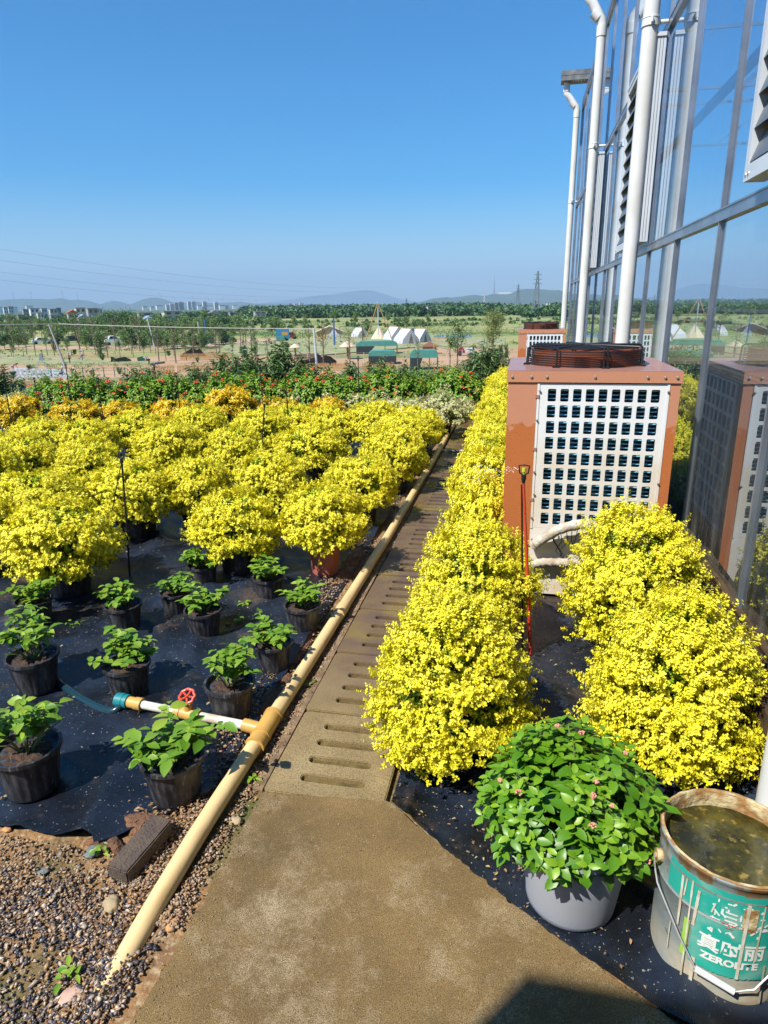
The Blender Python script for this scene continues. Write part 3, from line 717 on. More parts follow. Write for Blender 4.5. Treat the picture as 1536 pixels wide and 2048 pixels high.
# ================================================================== GROUND DEBRIS
def rock_pts(n, s=1.0):
    """n random convex-ish stones from a perturbed octahedron"""
    base = np.array([(1, 0, 0), (0, 1, 0), (-1, 0, 0), (0, -1, 0), (0, 0, 1), (0, 0, -1)], float)
    return base[None]*(rng.uniform(.55, 1.25, (n, 6, 1)))+rng.normal(0, .18, (n, 6, 3))
OCT = np.array([(0, 1, 4), (1, 2, 4), (2, 3, 4), (3, 0, 4), (1, 0, 5), (2, 1, 5), (3, 2, 5), (0, 3, 5)])
def pebbles(name, pts, size, m, label=None):
    n = len(pts); v = rock_pts(n); sc = size[:, None, None]*(np.array([1.15, .85, .55])*rng.uniform(.6, 1.4, (n, 3)))[:, None, :]; v = v*sc
    a = rng.uniform(0, 2*PI, n); ca, sa = np.cos(a)[:, None], np.sin(a)[:, None]
    x = v[:, :, 0]*ca-v[:, :, 1]*sa; y = v[:, :, 0]*sa+v[:, :, 1]*ca; v = np.stack([x, y, v[:, :, 2]], 2)+pts[:, None, :]
    f = (np.arange(n)[:, None, None]*6+OCT[None]).reshape(-1, 3)
    vv = np.repeat(rng.uniform(0, 1, n), 6)
    me = bpy.data.meshes.new(name); V = v.reshape(-1, 3).astype(np.float32)
    me.vertices.add(len(V)); me.vertices.foreach_set('co', V.ravel()); me.loops.add(f.size); me.loops.foreach_set('vertex_index', f.astype(np.int32).ravel())
    me.polygons.add(len(f)); me.polygons.foreach_set('loop_start', np.arange(0, f.size, 3, dtype=np.int32)); me.polygons.foreach_set('loop_total', np.full(len(f), 3, np.int32))
    at = me.attributes.new('v', 'FLOAT', 'POINT'); at.data.foreach_set('value', vv.astype(np.float32)); me.materials.append(m); me.update(calc_edges=True)
    o = obj(name, me); o['kind'] = 'stuff'; return o
def ramp_mat(name, cols, rough=.7, const=True, spec=.4):
    m, t, b = new_mat(name); N, L = t.nodes, t.links
    a = N.new('ShaderNodeAttribute'); a.attribute_name = 'v'; cr = N.new('ShaderNodeValToRGB'); cr.color_ramp.interpolation = 'LINEAR'
    el = cr.color_ramp.elements; n = len(cols); el[0].position = 0; el[0].color = (*cols[0], 1); el[1].position = 1; el[1].color = (*cols[-1], 1)
    for i in range(1, n-1): e = el.new(i/(n-1)); e.color = (*cols[i], 1)
    L.new(a.outputs['Fac'], cr.inputs[0]); L.new(cr.outputs[0], b.inputs['Base Color']); b.inputs['Roughness'].default_value = rough; b.inputs['Specular IOR Level'].default_value = spec; return m
m_grav = ramp_mat('gravel_stone', [(.035, .04, .055), (.06, .065, .085), (.10, .085, .08), (.05, .05, .065), (.26, .19, .15), (.42, .26, .12), (.22, .17, .15), (.60, .50, .40), (.34, .20, .09), (.16, .11, .08)], .4)
m_peb = ramp_mat('earth_pebble', [(.34, .20, .10), (.42, .28, .15), (.22, .12, .07), (.46, .38, .27), (.12, .10, .09), (.38, .2, .1)], .7)
def pipe_x(y): return np.interp(y, P[:, 1], P[:, 0])
N_ = 30000
x = rng.uniform(-2.3, -.84, N_); y = rng.uniform(.8, 1.48, N_)
dens = np.array([mnoise.noise(Vector((a*4, b_*4, 2.0))) for a, b_ in zip(x, y)])
edge = np.clip((1.34-y+dens*.12)/.12, 0, 1)
keep = (rng.uniform(0, 1, N_) < edge*(.35+.45*(dens > -.12))) & (np.abs(x-pipe_x(y)) > .004+.033*(y > 1.12))
x, y = x[keep], y[keep]; z = rng.uniform(-.001, .005, len(x))+.012*np.exp(-((x-pipe_x(y))/.05)**2)*(y < 1.3)
pebbles('gravel', np.stack([x, y, z], 1), rng.uniform(.0022, .0070, len(x))*rng.choice([1, 1, 1.4], len(x)), m_grav)
# pebbles and crumbs of earth in the strip between pipe and drain and along the cloth
N_ = 9000
y = 1.2+rng.uniform(0, 1, N_)**1.8*9; x = pipe_x(y)+rng.normal(.035, .03, N_)
k2 = 5000; y2 = 1.3+rng.uniform(0, 1, k2)**1.5*5; x2 = -1.0+rng.normal(0, .04, k2)+.03*np.sin(y2*5)
x = np.concatenate([x, x2]); y = np.concatenate([y, y2])
k3 = 2500; x = np.concatenate([x, rng.uniform(-2.3, -.95, k3)]); y = np.concatenate([y, rng.uniform(1.2, 1.40, k3)])
ok = (x > -2.5) & (x < -.80)
ok &= ~((np.abs(x-pipe_x(y)) < .034))
x, y = x[ok], y[ok]; pebbles('earth_pebbles', np.stack([x, y, rng.uniform(0.002, .014, len(x))], 1), rng.uniform(.002, .008, len(x)), m_peb)
# thin layer of red-brown earth spilled on the cloth beside the pipe
m_earth = mat('spilled_earth', (.22, .105, .055), .95, col2=(.10, .055, .03), scale=18, world=True, bump=1, bscale=70, bdist=.02)
def blob(cx, cy, rx, ry, h, name, lab, seed=0):
    n = 40; V = [(cx, cy, h)]; rings = 7
    for i in range(1, rings+1):
        for j in range(n):
            a = 2*PI*j/n; q = i/rings; k = 1+.35*mnoise.noise(Vector((math.cos(a)*2, math.sin(a)*2, seed)))
            X, Y = cx+rx*q*k*math.cos(a), cy+ry*q*k*math.sin(a)
            V.append((X, Y, h*(1-q**2)+.012*mnoise.noise(Vector((X*25, Y*25, seed)))*(1-q)+.002+ (.006 if q < 1 else -.004)))
    f = [(0, 1+j, 1+(j+1) % n) for j in range(n)]+[(1+(i-1)*n+j, 1+i*n+j, 1+i*n+(j+1) % n, 1+(i-1)*n+(j+1) % n) for i in range(1, rings) for j in range(n)]
    return MB().add(V, f, smooth=True).build(name, m_earth)
for q, (px, py, rx, ry, lab) in enumerate([(555, 1385, .05, .16, ''), (600, 1300, .04, .2, ''), (300, 1650, .09, .05, ''), (500, 1500, .03, .1, ''), (700, 1130, .06, .3, ''), (215, 1690, .07, .03, '')]):
    c = gp(px, py); o = blob(c[0], c[1], rx, ry, .014, 'earth_patch', lab, q*3.3); o['kind'] = 'stuff'
# dead leaves
m_dead = ramp_mat('dead_leaf', [(.22, .10, .04), (.35, .20, .09), (.12, .05, .025), (.42, .30, .16), (.2, .2, .05)], .7)
def litter(name, n, fx, size=(.006, .02)):
    pos = fx(n); n = len(pos); D = rng.normal(0, 1, (n, 3)); D[:, 2] *= .15; Nn = rng.normal(0, .25, (n, 3)); Nn[:, 2] = 1
    L_ = rng.uniform(*size, n); me = leafmesh(name, [leaves(pos, D, Nn, L_, L_*.5, rng.uniform(0, 1, n), .2, .25)], m_dead)
    o = obj(name, me); o['kind'] = 'stuff'; return o
def f1(n):
    y = 1.5+rng.uniform(0, 1, n)**1.5*8; s = rng.uniform(0, 1, n); x = np.where(s < .5, -1.0-np.abs(rng.normal(0, .07, n)), np.where(s < .8, rng.uniform(-3.2, -.9, n), rng.uniform(-3, -1, n)))
    return np.stack([x, y, rng.uniform(.012, .024, n)], 1)
litter('leaf_litter_left', 2600, f1)
def f2(n):
    y = 1.25+rng.uniform(0, 1, n)**1.3*3; x = rng.uniform(-.36, 1.05, n); x = np.where(rng.uniform(0, 1, n) < .5, rng.normal(-.02, .16, n), x)
    ok = (y > np.array([y0r(a) for a in x])+.02) & (x > -.36) & (x < 1.05); return np.stack([x, y, rng.uniform(.014, .026, n)], 1)[ok]
litter('leaf_litter_right', 1100, f2, (.005, .015))
litter('leaf_litter_drain_edge', 1500, lambda n: np.stack([-.83+rng.normal(0, .018, n), 1.7+rng.uniform(0, 1, n)**1.3*7, rng.uniform(.006, .016, n)], 1), (.005, .016))
def f3(n):
    x = rng.uniform(-.78, .3, n); y = rng.uniform(.9, 1.7, n); c = (rng.uniform(0, 1, n) < .5); x = np.where(c, -.80+np.abs(rng.normal(0, .05, n)), x); return np.stack([x, y, np.full(n, .023)], 1)
q_ = f3(420); pebbles('grit', q_, rng.uniform(.0008, .0026, 420), m_peb)
litter('leaf_bits', 40, f3, (.004, .010))
# single stones
def stone(px, py, s, m, label, flat=.5, seed=1):
    me = bmesh.new(); bmesh.ops.create_icosphere(me, subdivisions=3, radius=1)
    for v in me.verts:
        k = 1+.25*mnoise.noise(v.co*1.3+Vector((seed, 0, 0)))+.06*mnoise.noise(v.co*5); v.co = Vector((v.co.x*s*k, v.co.y*s*k*.75, v.co.z*s*flat*k))
    d = bpy.data.meshes.new('stone'); me.to_mesh(d); me.free(); d.materials.append(m)
    for p in d.polygons: p.use_smooth = True
    c = gp(px, py); o = obj('stone', d, None, (c[0], c[1], s*flat*.45), seed*1.7); tag(o, label, 'stone', 'loose stones by the gravel'); return o
m_slate = mat('slate', (.16, .19, .18), .6, col2=(.11, .13, .13), scale=20, bump=.4, bscale=60)
m_lime = mat('pale_rock', (.42, .33, .19), .8, col2=(.3, .22, .12), scale=18, bump=.6, bscale=40)
m_ora = mat('orange_rock', (.5, .27, .10), .7, col2=(.4, .2, .08), scale=20, bump=.4)
m_pink = mat('pink_rock', (.55, .36, .27), .8, col2=(.45, .28, .2), scale=20, bump=.4)
stone(184, 1706, .026, m_slate, 'flat grey green stone on the edge of the black fabric', .3, 1)
stone(88, 1744, .019, m_slate, 'small grey green stone lying left of the gravel', .35, 2.2)
stone(222, 1815, .030, m_lime, 'rough pale yellow stone at the edge of the gravel', .5, 3.1)
stone(345, 1852, .020, m_ora, 'smooth orange stone right of the buried pipe end', .45, 4.4)
stone(14, 1660, .016, m_ora, 'small tan stone on the front of the fabric at the left frame edge', .4, 5.4)
stone(140, 1992, .028, m_pink, 'flat pink stone in the gravel near the bottom', .2, 6.1)
stone(500, 1458, .024, m_pink, 'pink crumpled stone beside the pipe tee', .5, 7.3)
stone(545, 1800, .008, m_black, 'tiny black pebble on the concrete apron', .7, 8.3)
stone(472, 1645, .022, m_lime, 'whitish stone between pipe and concrete apron', .5, 9.3)
# brick
m_brick = mat('grey_paver', (.115, .085, .06), .9, col2=(.075, .055, .045), scale=25, bump=1, bscale=180, bdist=.006)
c0 = gp(255, 1745); c1 = gp(345, 1650)
bb = bmesh.new(); bmesh.ops.create_cube(bb, size=1)
for v in bb.verts: v.co = Vector((v.co.x*.072, v.co.y*.20, v.co.z*.05))
bmesh.ops.bevel(bb, geom=bb.edges[:], offset=.004, segments=2, affect='EDGES'); bmesh.ops.subdivide_edges(bb, edges=[e for e in bb.edges if e.calc_length() > .03], cuts=8, use_grid_fill=True)
for v in bb.verts: v.co += Vector([mnoise.noise(v.co*90+Vector((k*9, 0, 0)))*.0016 for k in range(3)])
d = bpy.data.meshes.new('brick'); bb.to_mesh(d); bb.free(); d.materials.append(m_brick)
o = obj('brick', d, None, (-1.035, 1.405, .034), -.13); o.rotation_euler = (.06, .03, -.16)
tag(o, 'grey brown concrete brick lying between black fabric and cream pipe', 'brick')
# fallen twig
tag(MB().tube([gp(280, 1800, .01), gp(305, 1775, .012), gp(318, 1745, .008), gp(330, 1728, .015)], .002, 6).build('twig', m_brick), 'thin brown twig in the gravel beside the brick', 'twig')

# ================================================================== POTS AND PLANTS
def pot_mesh(name, r0, r1, h, m, ribs=0, lip=.008, soil=None, lumpy=0):
    n = 48 if not ribs else 96
    prof = [(0, .002), (r0*.96, .002), (r0, .006)]+[(r0+(r1-r0)*q, h*q) for q in np.linspace(.08, .88, 8)]+[(r1+lip*.2, h*.90), (r1+lip, h*.91), (r1+lip, h*.995), (r1+lip*.5, h), (r1-.003, h*.995), (r1-.006, h*.86), (0, h*.86)]
    b = MB().lathe(prof, n); V = b.v[0]
    if ribs:
        rr = np.hypot(V[:, 0], V[:, 1]); th = np.arctan2(V[:, 1], V[:, 0]); body = (V[:, 2] > .01) & (V[:, 2] < h*.89) & (rr > r0*.9)
        k = 1-.018*(np.sin(th*ribs) > .1)*body-0.01*np.array([abs(mnoise.noise(Vector((a*3, b_*30, 0)))) for a, b_ in zip(th, V[:, 2])])*body
        V[:, 0] *= k; V[:, 1] *= k
    return b.mesh(name, m, 50)
m_blackpot, t1, b1 = new_mat('dusty_black_pot')
def _bp():
    tc = t1.nodes.new('ShaderNodeTexCoord'); mp = t1.nodes.new('ShaderNodeMapping'); mp.inputs['Scale'].default_value = (1, 1, .22); t1.links.new(tc.outputs['Object'], mp.inputs[0])
    c = mixn(t1, noise_n(t1, mp.outputs[0], 32, 6, .44, .66, .7), (.010, .010, .012), (.075, .075, .085)); c = mixn(t1, noise_n(t1, mp.outputs[0], 70, 5, .60, .70, .7), c, (.22, .21, .22))
    t1.links.new(c, b1.inputs['Base Color']); b1.inputs['Roughness'].default_value = .5
_bp()
m_gpot = mat('grey_pot_plastic', (.36, .385, .42), .5, col2=(.31, .33, .37), scale=4, bump=.05, bscale=200)
m_rpot = mat('terracotta_pot', (.50, .16, .11), .6, col2=(.42, .13, .09), scale=6)
m_soil = mat('potting_soil', (.09, .05, .03), 1, col2=(.03, .018, .012), scale=60, bump=1, bscale=90, bdist=.015)
m_stem = mat('green_stem', (.14, .20, .05), .6)
m_wood = mat('twig_bark', (.12, .085, .05), .8, col2=(.07, .05, .03), scale=20)
def soil_mesh(r, z):
    V = [(0, 0, z+.012)]; n = 28
    for i in range(1, 5):
        for j in range(n):
            a = 2*PI*j/n; x, y = r*i/4*math.cos(a), r*i/4*math.sin(a); V.append((x, y, z+.012*(1-(i/4)**2)+.010*mnoise.noise(Vector((x*40, y*40, r)))))
    f = [(0, 1+j, 1+(j+1) % n) for j in range(n)]+[(1+(i-1)*n+j, 1+i*n+j, 1+i*n+(j+1) % n, 1+(i-1)*n+(j+1) % n) for i in range(1, 4) for j in range(n)]
    return MB().add(V, f, smooth=True).mesh('soil', m_soil)

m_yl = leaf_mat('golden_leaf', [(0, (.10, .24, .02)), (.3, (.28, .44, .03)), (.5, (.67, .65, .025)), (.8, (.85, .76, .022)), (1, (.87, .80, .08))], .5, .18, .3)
m_vl = leaf_mat('variegated_leaf', [(0, (.10, .20, .04)), (.45, (.30, .38, .10)), (.6, (.56, .56, .25)), (1, (.66, .62, .34))], .5, .25)
m_cl = leaf_mat('croton_leaf', [(0, (.04, .09, .015)), (.3, (.12, .20, .02)), (.5, (.74, .53, .015)), (1, (.84, .60, .02))], .35, .2)
m_gl = leaf_mat('green_leaf', [(0, (.06, .17, .012)), (.5, (.13, .27, .02)), (1, (.28, .40, .04))], .42, .22, .4)
m_ll = leaf_mat('lantana_leaf', [(0, (.045, .14, .006)), (.6, (.09, .235, .008)), (1, (.22, .38, .02))], .40, .2, .45)
m_wl = leaf_mat('willow_leaf', [(0, (.06, .14, .035)), (.6, (.11, .22, .06)), (1, (.22, .33, .10))], .5, .2)

def bush_mesh(name, rad, ht, z0, nsp, lsz, m, prof='dome', clumps=90, lps=11, seed=0, vlo=.35, vhi=1.0, dens=.0, wr=.62, green_in=.35, spl=.07, stray=26, tall=1.0):
    """twiggy crown: clumps of short leafy sprigs over a dome or cone"""
    r_ = np.random.default_rng(seed)
    nc = clumps
    # clump centres over the outline
    t = r_.uniform(0, 1, nc*3)
    if prof == 'cone': Rt = lambda t: rad*np.clip((1-t**1.55), 0, 1)**.62*(1-.25*np.exp(-(t/.10)**2))
    else: Rt = lambda t: rad*np.sqrt(np.clip(1-np.clip((t-.32)/.68, -1, 1)**2, 0, 1))*np.where(t < .32, .78+.22*np.sqrt(np.clip(t/.32, 0, 1)), 1)
    keep = r_.uniform(0, 1, nc*3) < (Rt(t)/rad+.12); t = t[keep][:nc]; nc = len(t)
    th = r_.uniform(0, 2*PI, nc); bumps = 1+.11*np.sin(th*3+seed)*np.sin(t*9+seed)+r_.normal(0, .06, nc)
    cc = np.stack([Rt(t)*np.cos(th)*bumps, Rt(t)*np.sin(th)*bumps, z0+ht*t*(1+r_.normal(0, .02, nc))], 1)
    ctr = np.array([0, 0, z0+ht*.35])
    # outer sprigs
    ci = r_.integers(0, nc, nsp); sg = rad*.115
    A = cc[ci]+r_.normal(0, 1, (nsp, 3))*np.array([sg, sg, sg*.55])
    out = A-ctr; out[:, 2] *= .7; out = unit(out)
    # uniform fill just inside
    ni = int(nsp*green_in); t2 = r_.uniform(0, .95, ni); th2 = r_.uniform(0, 2*PI, ni); k = r_.uniform(.45, .80, ni)
    A2 = np.stack([Rt(t2)*np.cos(th2)*k, Rt(t2)*np.sin(th2)*k, z0+ht*t2*.95], 1); out2 = A2-ctr; out2 = unit(out2)
    Aall = np.concatenate([A, A2]); Oall = np.concatenate([out, out2]); gin = np.concatenate([np.zeros(nsp), np.ones(ni)])
    # a few stray shoots
    if stray:
        t3 = r_.uniform(.1, 1, stray); th3 = r_.uniform(0, 2*PI, stray)
        A3 = np.stack([Rt(t3)*np.cos(th3), Rt(t3)*np.sin(th3), z0+ht*t3], 1); o3 = unit(unit(A3-ctr)+np.array([0, 0, .5])+r_.normal(0, .25, (stray, 3)))
        for q in (0.02, .06, .10):
            Aall = np.concatenate([Aall, A3+o3*q*rad/.3]); Oall = np.concatenate([Oall, o3]); gin = np.concatenate([gin, np.zeros(stray)-.2])
    n = len(Aall)
    Ds = unit(Oall*.85+np.array([0, 0, .5])+r_.normal(0, .30, (n, 3)))
    sl_ = r_.uniform(.6, 1.15, n)*spl
    B = unit(np.cross(Ds, r_.normal(0, 1, (n, 3)))); Un = np.cross(B, Ds)
    lowg = .30*np.clip(.45-(Aall[:, 2]-z0)/ht, 0, 1)+.22*np.array([mnoise.noise(Vector(tuple(a_*11))) for a_ in Aall])  # low leaves grow greener; the falloff also paints shade under the crown
    Ps, DD, NN, LL, VV = [], [], [], [], []
    for q in range(lps):
        f_ = (q+.5)/lps; ph = q*2.4+r_.normal(0, .3, n)
        lat = B*np.cos(ph)[:, None]+Un*np.sin(ph)[:, None]
        Ps.append(Aall+Ds*(sl_*f_)[:, None]+r_.normal(0, .002, (n, 3)))
        DD.append(lat+Ds*(.15+.55*f_)+r_.normal(0, .15, (n, 3)))
        NN.append(unit(Ds+r_.normal(0, .28, (n, 3))))
        LL.append(lsz*r_.uniform(.7, 1.2, n)*(1.1-.35*f_))
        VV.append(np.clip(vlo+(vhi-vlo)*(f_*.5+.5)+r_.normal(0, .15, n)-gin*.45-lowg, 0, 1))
    Ps, DD, NN, LL, VV = map(np.concatenate, (Ps, DD, NN, LL, VV))
    ok = Ps[:, 2] > max(z0-.06, .03)
    Ps, DD, NN, LL, VV = Ps[ok], DD[ok], NN[ok], LL[ok], VV[ok]
    return leafmesh(name, [leaves(Ps, DD, NN, LL, LL*wr, VV)], m)
def stem_mesh(rad, ht, z0, seed=0, n=16, zb=.2, m=None, r=.006):
    r_ = random.Random(seed); b = MB()
    b.tube([(0, 0, zb), (.004, .003, z0+.03)], r*2.2, 8)
    for k in range(n):
        a = r_.uniform(0, 2*PI); q = r_.uniform(.35, .85); e = (rad*q*math.cos(a), rad*q*math.sin(a), z0+ht*r_.uniform(.2, .85)*(1.1-.5*q))
        mid = (e[0]*.4, e[1]*.4, z0+(e[2]-z0)*.35+.02); b.tube([(0, 0, z0*.8+zb*.2), mid, e], [r*1.2, r*.8, r*.35], 6)
    return b.mesh('stem', m or m_wood)
def bush(name, label, cat, loc, foliage, stems, pot, soil, group, rz=0, sc=1, potname='pot'):
    t = thing(name, label, cat, loc, rz, group, sc)
    obj('foliage', foliage, t); obj('branches', stems, t); p = obj(potname, pot, t); obj('soil', soil, p); return t

# --- large near golden bushes (right of the drain)
pot_big = pot_mesh('pot', .135, .165, .24, m_blackpot, 24); soil_big = soil_mesh(.158, .205)
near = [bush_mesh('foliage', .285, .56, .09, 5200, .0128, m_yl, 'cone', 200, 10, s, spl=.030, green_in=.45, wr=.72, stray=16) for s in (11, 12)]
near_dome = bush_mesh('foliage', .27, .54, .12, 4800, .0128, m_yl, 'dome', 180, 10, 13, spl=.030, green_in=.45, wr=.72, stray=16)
st_near = stem_mesh(.28, .55, .22, 3, 26)
GN = 'golden shrubs between drain and greenhouse'
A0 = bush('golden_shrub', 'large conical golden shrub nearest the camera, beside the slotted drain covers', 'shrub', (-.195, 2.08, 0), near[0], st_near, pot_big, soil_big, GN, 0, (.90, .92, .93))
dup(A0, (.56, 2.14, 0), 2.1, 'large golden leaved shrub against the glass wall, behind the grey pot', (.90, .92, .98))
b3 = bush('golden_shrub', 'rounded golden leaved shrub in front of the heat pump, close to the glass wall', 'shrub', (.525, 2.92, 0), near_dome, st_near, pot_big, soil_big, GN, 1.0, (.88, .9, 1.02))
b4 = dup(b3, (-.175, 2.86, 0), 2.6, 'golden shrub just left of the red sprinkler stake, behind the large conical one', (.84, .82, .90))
# row running on past the heat pump
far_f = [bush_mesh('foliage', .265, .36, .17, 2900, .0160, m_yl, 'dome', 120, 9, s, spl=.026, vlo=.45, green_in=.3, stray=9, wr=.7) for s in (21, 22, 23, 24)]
pot_mid = pot_mesh('pot', .115, .145, .20, m_blackpot, 22); soil_mid = soil_mesh(.138, .170); st_mid = stem_mesh(.27, .36, .22, 5, 20, .18)
rowY = [3.78, 4.38, 4.95, 5.5, 6.05, 6.6, 7.15, 7.7, 8.3, 8.9, 9.5, 10.1, 10.7]
pr0 = None
for k, y in enumerate(rowY):
    x = -.185+random.uniform(-.015, .015)-.008*k; s = (.66+random.uniform(-.04, .04), .86, 1.12+random.uniform(-.06, .06))
    lab = '%s golden shrub of the row right of the drain, counted from the heat pump' % ORD[k+1] if k < 10 else ['tenth', 'third last golden shrub of the row right of the drain', 'second last golden shrub of the row right of the drain', 'last golden shrub of the row right of the drain, at its far end'][k-9]
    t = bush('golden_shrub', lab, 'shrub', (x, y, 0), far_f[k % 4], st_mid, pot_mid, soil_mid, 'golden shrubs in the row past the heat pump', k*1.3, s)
for k, (x, y) in enumerate([(.56, 4.85), (.22, 4.95), (.55, 5.6), (.55, 6.4), (.52, 7.3), (.54, 8.2), (.5, 9.1)]):
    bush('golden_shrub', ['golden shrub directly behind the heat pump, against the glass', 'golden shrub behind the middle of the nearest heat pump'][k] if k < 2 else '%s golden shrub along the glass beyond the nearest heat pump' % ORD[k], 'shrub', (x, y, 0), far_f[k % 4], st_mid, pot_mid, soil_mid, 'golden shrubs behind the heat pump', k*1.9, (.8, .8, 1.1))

# --- the field of golden shrubs left of the pipe
spots = [(120, 1068, 1.05), (472, 1039, .86), (640, 1042, .86), (70, 998, .95), (264, 975, 1.08), (387, 963, .82), (539, 951, .92), (722, 957, .86), (47, 910, 1.0), (182, 922, .86), (334, 881, 1.05), (469, 892, .86), (621, 888, 1.05), (786, 905, .92),
         (176, 872, .95), (521, 857, .98), (662, 845, .95), (836, 851, .88), (80, 868, 1.0), (400, 850, .95), (270, 852, 1.0), (745, 845, 1.0), (590, 838, .95), (-40, 940, 1.0), (-70, 1030, 1.05), (-60, 880, 1.0), (790, 828, .9)]
desc = {0: 'big golden shrub in a large black pot, front row at the left edge', 1: 'front row golden shrub in a black pot, second from the cream pipe', 2: 'golden shrub in a terracotta pot beside the cream pipe',
        3: 'golden shrub at the left frame edge behind the big front one', 4: 'broad golden shrub right behind the tall black sprinkler riser', 5: 'small golden shrub between the sprinkler riser and the second front pot',
        6: 'golden shrub directly behind the second front pot', 7: 'pale dusty golden shrub just behind the terracotta pot', 8: 'golden shrub near the left edge, third row back', 9: 'golden shrub left of the top of the tall black riser',
        10: 'broad golden shrub in the middle of the field, third row back', 11: 'narrow golden shrub left of the dark gap in mid field', 12: 'large golden shrub in mid field, third row, second from the pipe', 13: 'golden shrub leaning over the cream pipe, third row back'}
fp = []
for k, (px, py, s) in enumerate(spots):
    c = gp(px, py, .35); fp.append([c[0], c[1], s, desc.get(k)])
# rows farther back, filled in behind the ones above
yy = 5.95
for ri in range(3):
    y = [6.15, 6.7, 5.45][ri]
    for ci in range(12):
        x = -1.12-.64*ci-(.3 if ri % 2 else 0); 
        if y > 6.0+max(0, (x+2.3)*.6) and x < -1.6: continue
        if x < -5.9 or any(math.hypot(x-a[0], y-a[1]) < .5 for a in fp): continue
        fp.append([x+random.uniform(-.08, .08), y+random.uniform(-.08, .08), .95, None])
for ci in range(6):
    for ri in range(4):
        x, y = -4.5-.65*ci+.2*(ri % 2), 4.2+.48*ri
        if x > -6.4 and not any(math.hypot(x-a[0], y-a[1]) < .56 for a in fp): fp.append([x, y, 1.0, None])
backs = sorted([a for a in fp if a[3] is None], key=lambda a: (round(a[1]/.7), -a[0]))
rows_seen = {}
for a in backs:
    r = round(a[1]/.7); rows_seen.setdefault(r, []).append(a)
rk = sorted(rows_seen)
for i, r in enumerate(rk):
    for j, a in enumerate(rows_seen[r]):
        a[3] = '%s golden shrub from the cream pipe in the %s dense row behind mid field' % (ORD[j+1], ORD[i+1])
pot_red = pot_mesh('pot', .090, .120, .225, m_rpot, 0, .012); soil_red = soil_mesh(.110, .19)
pot_bk = pot_mesh('pot', .115, .145, .20, m_blackpot, 22); soil_bk = soil_mesh(.138, .170)
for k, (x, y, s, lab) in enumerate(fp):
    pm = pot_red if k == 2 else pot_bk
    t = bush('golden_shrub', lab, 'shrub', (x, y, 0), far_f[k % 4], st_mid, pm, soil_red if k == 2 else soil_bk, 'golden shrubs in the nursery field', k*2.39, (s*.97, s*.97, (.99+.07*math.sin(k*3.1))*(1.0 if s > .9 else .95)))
    if k == 2: t.children[0].location.z = .075; t.children[1].location.z = .05; t.location.y += .06

# --- small potted plants on the black fabric
def small_plant(seed, n=46, sp=.115, L0=.040, zb=.13):
    r_ = np.random.default_rng(seed); P_, D_, N_a, L_, V_ = [], [], [], [], []; sb = MB()
    n = int(n*2.1)
    for s in range(13):
        a = r_.uniform(0, 2*PI); e = np.array([math.cos(a)*sp*r_.uniform(.3, 1), math.sin(a)*sp*r_.uniform(.3, 1), zb+r_.uniform(.02, .11)])
        b0 = np.array([e[0]*.15, e[1]*.15, zb-.01]); sb.tube([b0, (b0+e)/2+np.array([0, 0, .015]), e], [.0028, .0022, .0016], 6)
        m_ = n//13+2
        for q in range(m_):
            f_ = .3+.7*(q//2*2+1)/m_; p = b0+(e-b0)*min(f_, 1)+np.array([0, 0, .015*math.sin(f_*3)])
            an = a+(PI/2 if (q//2) % 2 else 0)+(PI if q % 2 else 0)+r_.normal(0, .35)
            P_.append(p); D_.append([math.cos(an), math.sin(an), r_.uniform(-.1, .5)]); N_a.append([r_.normal(0, .25), r_.normal(0, .25), 1]); L_.append(L0*r_.uniform(.55, 1.2)); V_.append(np.clip(r_.normal(.62, .22), 0, 1))
    P_, D_, N_a, L_, V_ = map(np.array, (P_, D_, N_a, L_, V_))
    return leafmesh('foliage', [leaves(P_, D_, N_a, L_, L_*.62, V_, .16, .28, seg=4)], m_gl), sb.mesh('stem', m_stem)
sp_v = [small_plant(31, 62), small_plant(32, 52), small_plant(33, 74, .14), small_plant(34, 58, .11), small_plant(35, 66, .13)]
pot_s = pot_mesh('pot', .070, .090, .145, m_blackpot, 20, .006); soil_s = soil_mesh(.083, .120)
small = [(60, 1260, 'in front of the big golden shrub, left edge', 1.0), (240, 1270, 'right below the tall black sprinkler riser', 1.0), (345, 1236, 'left one of the touching pair in mid fabric', .9), (400, 1282, 'right one of the touching pair', 1.0),
         (400, 1180, 'at the back, just behind the touching pair', .95), (532, 1207, 'third from the pipe, below the second golden shrub', .95), (600, 1272, 'nearest the pipe, in front of the terracotta pot', 1.0), (540, 1350, 'beside the pipe, second pot in front of the terracotta pot', .95),
         (452, 1450, 'with grey dusty pot just above the red valve wheel', 1.08), (245, 1405, 'standing alone in the middle of the fabric above the hose', 1.05), (55, 1395, 'at the left edge where the black hose disappears', 1.15), (40, 1607, 'in the front left corner, tall and upright', 1.2), (335, 1620, 'with big broad leaves, nearest, in front of the valve', 1.12)]
for k, (px, py, lab, s) in enumerate(small):
    c = gp(px, py); x, y = c[0], c[1]+.058*s
    f, st = sp_v[k % 5]
    t = thing('potted_plant', 'small green potted plant '+lab, 'potted plant', (x, y, .006), k*2.1+.5, 'small potted plants on the black fabric', s*.96)
    fo = obj('foliage', f, t); obj('stem', st, t); p = obj('pot', pot_s, t); obj('soil', soil_s, p)
    fo.scale = (1.18, 1.18, 1.08)
    if k in (8,): fo.scale = (1.1, 1.1, 1.3)
    if k == 12: fo.scale = (1.3, 1.3, 1.05)
    if k in (10, 11): fo.scale = (1.1, 1.1, 1.3)
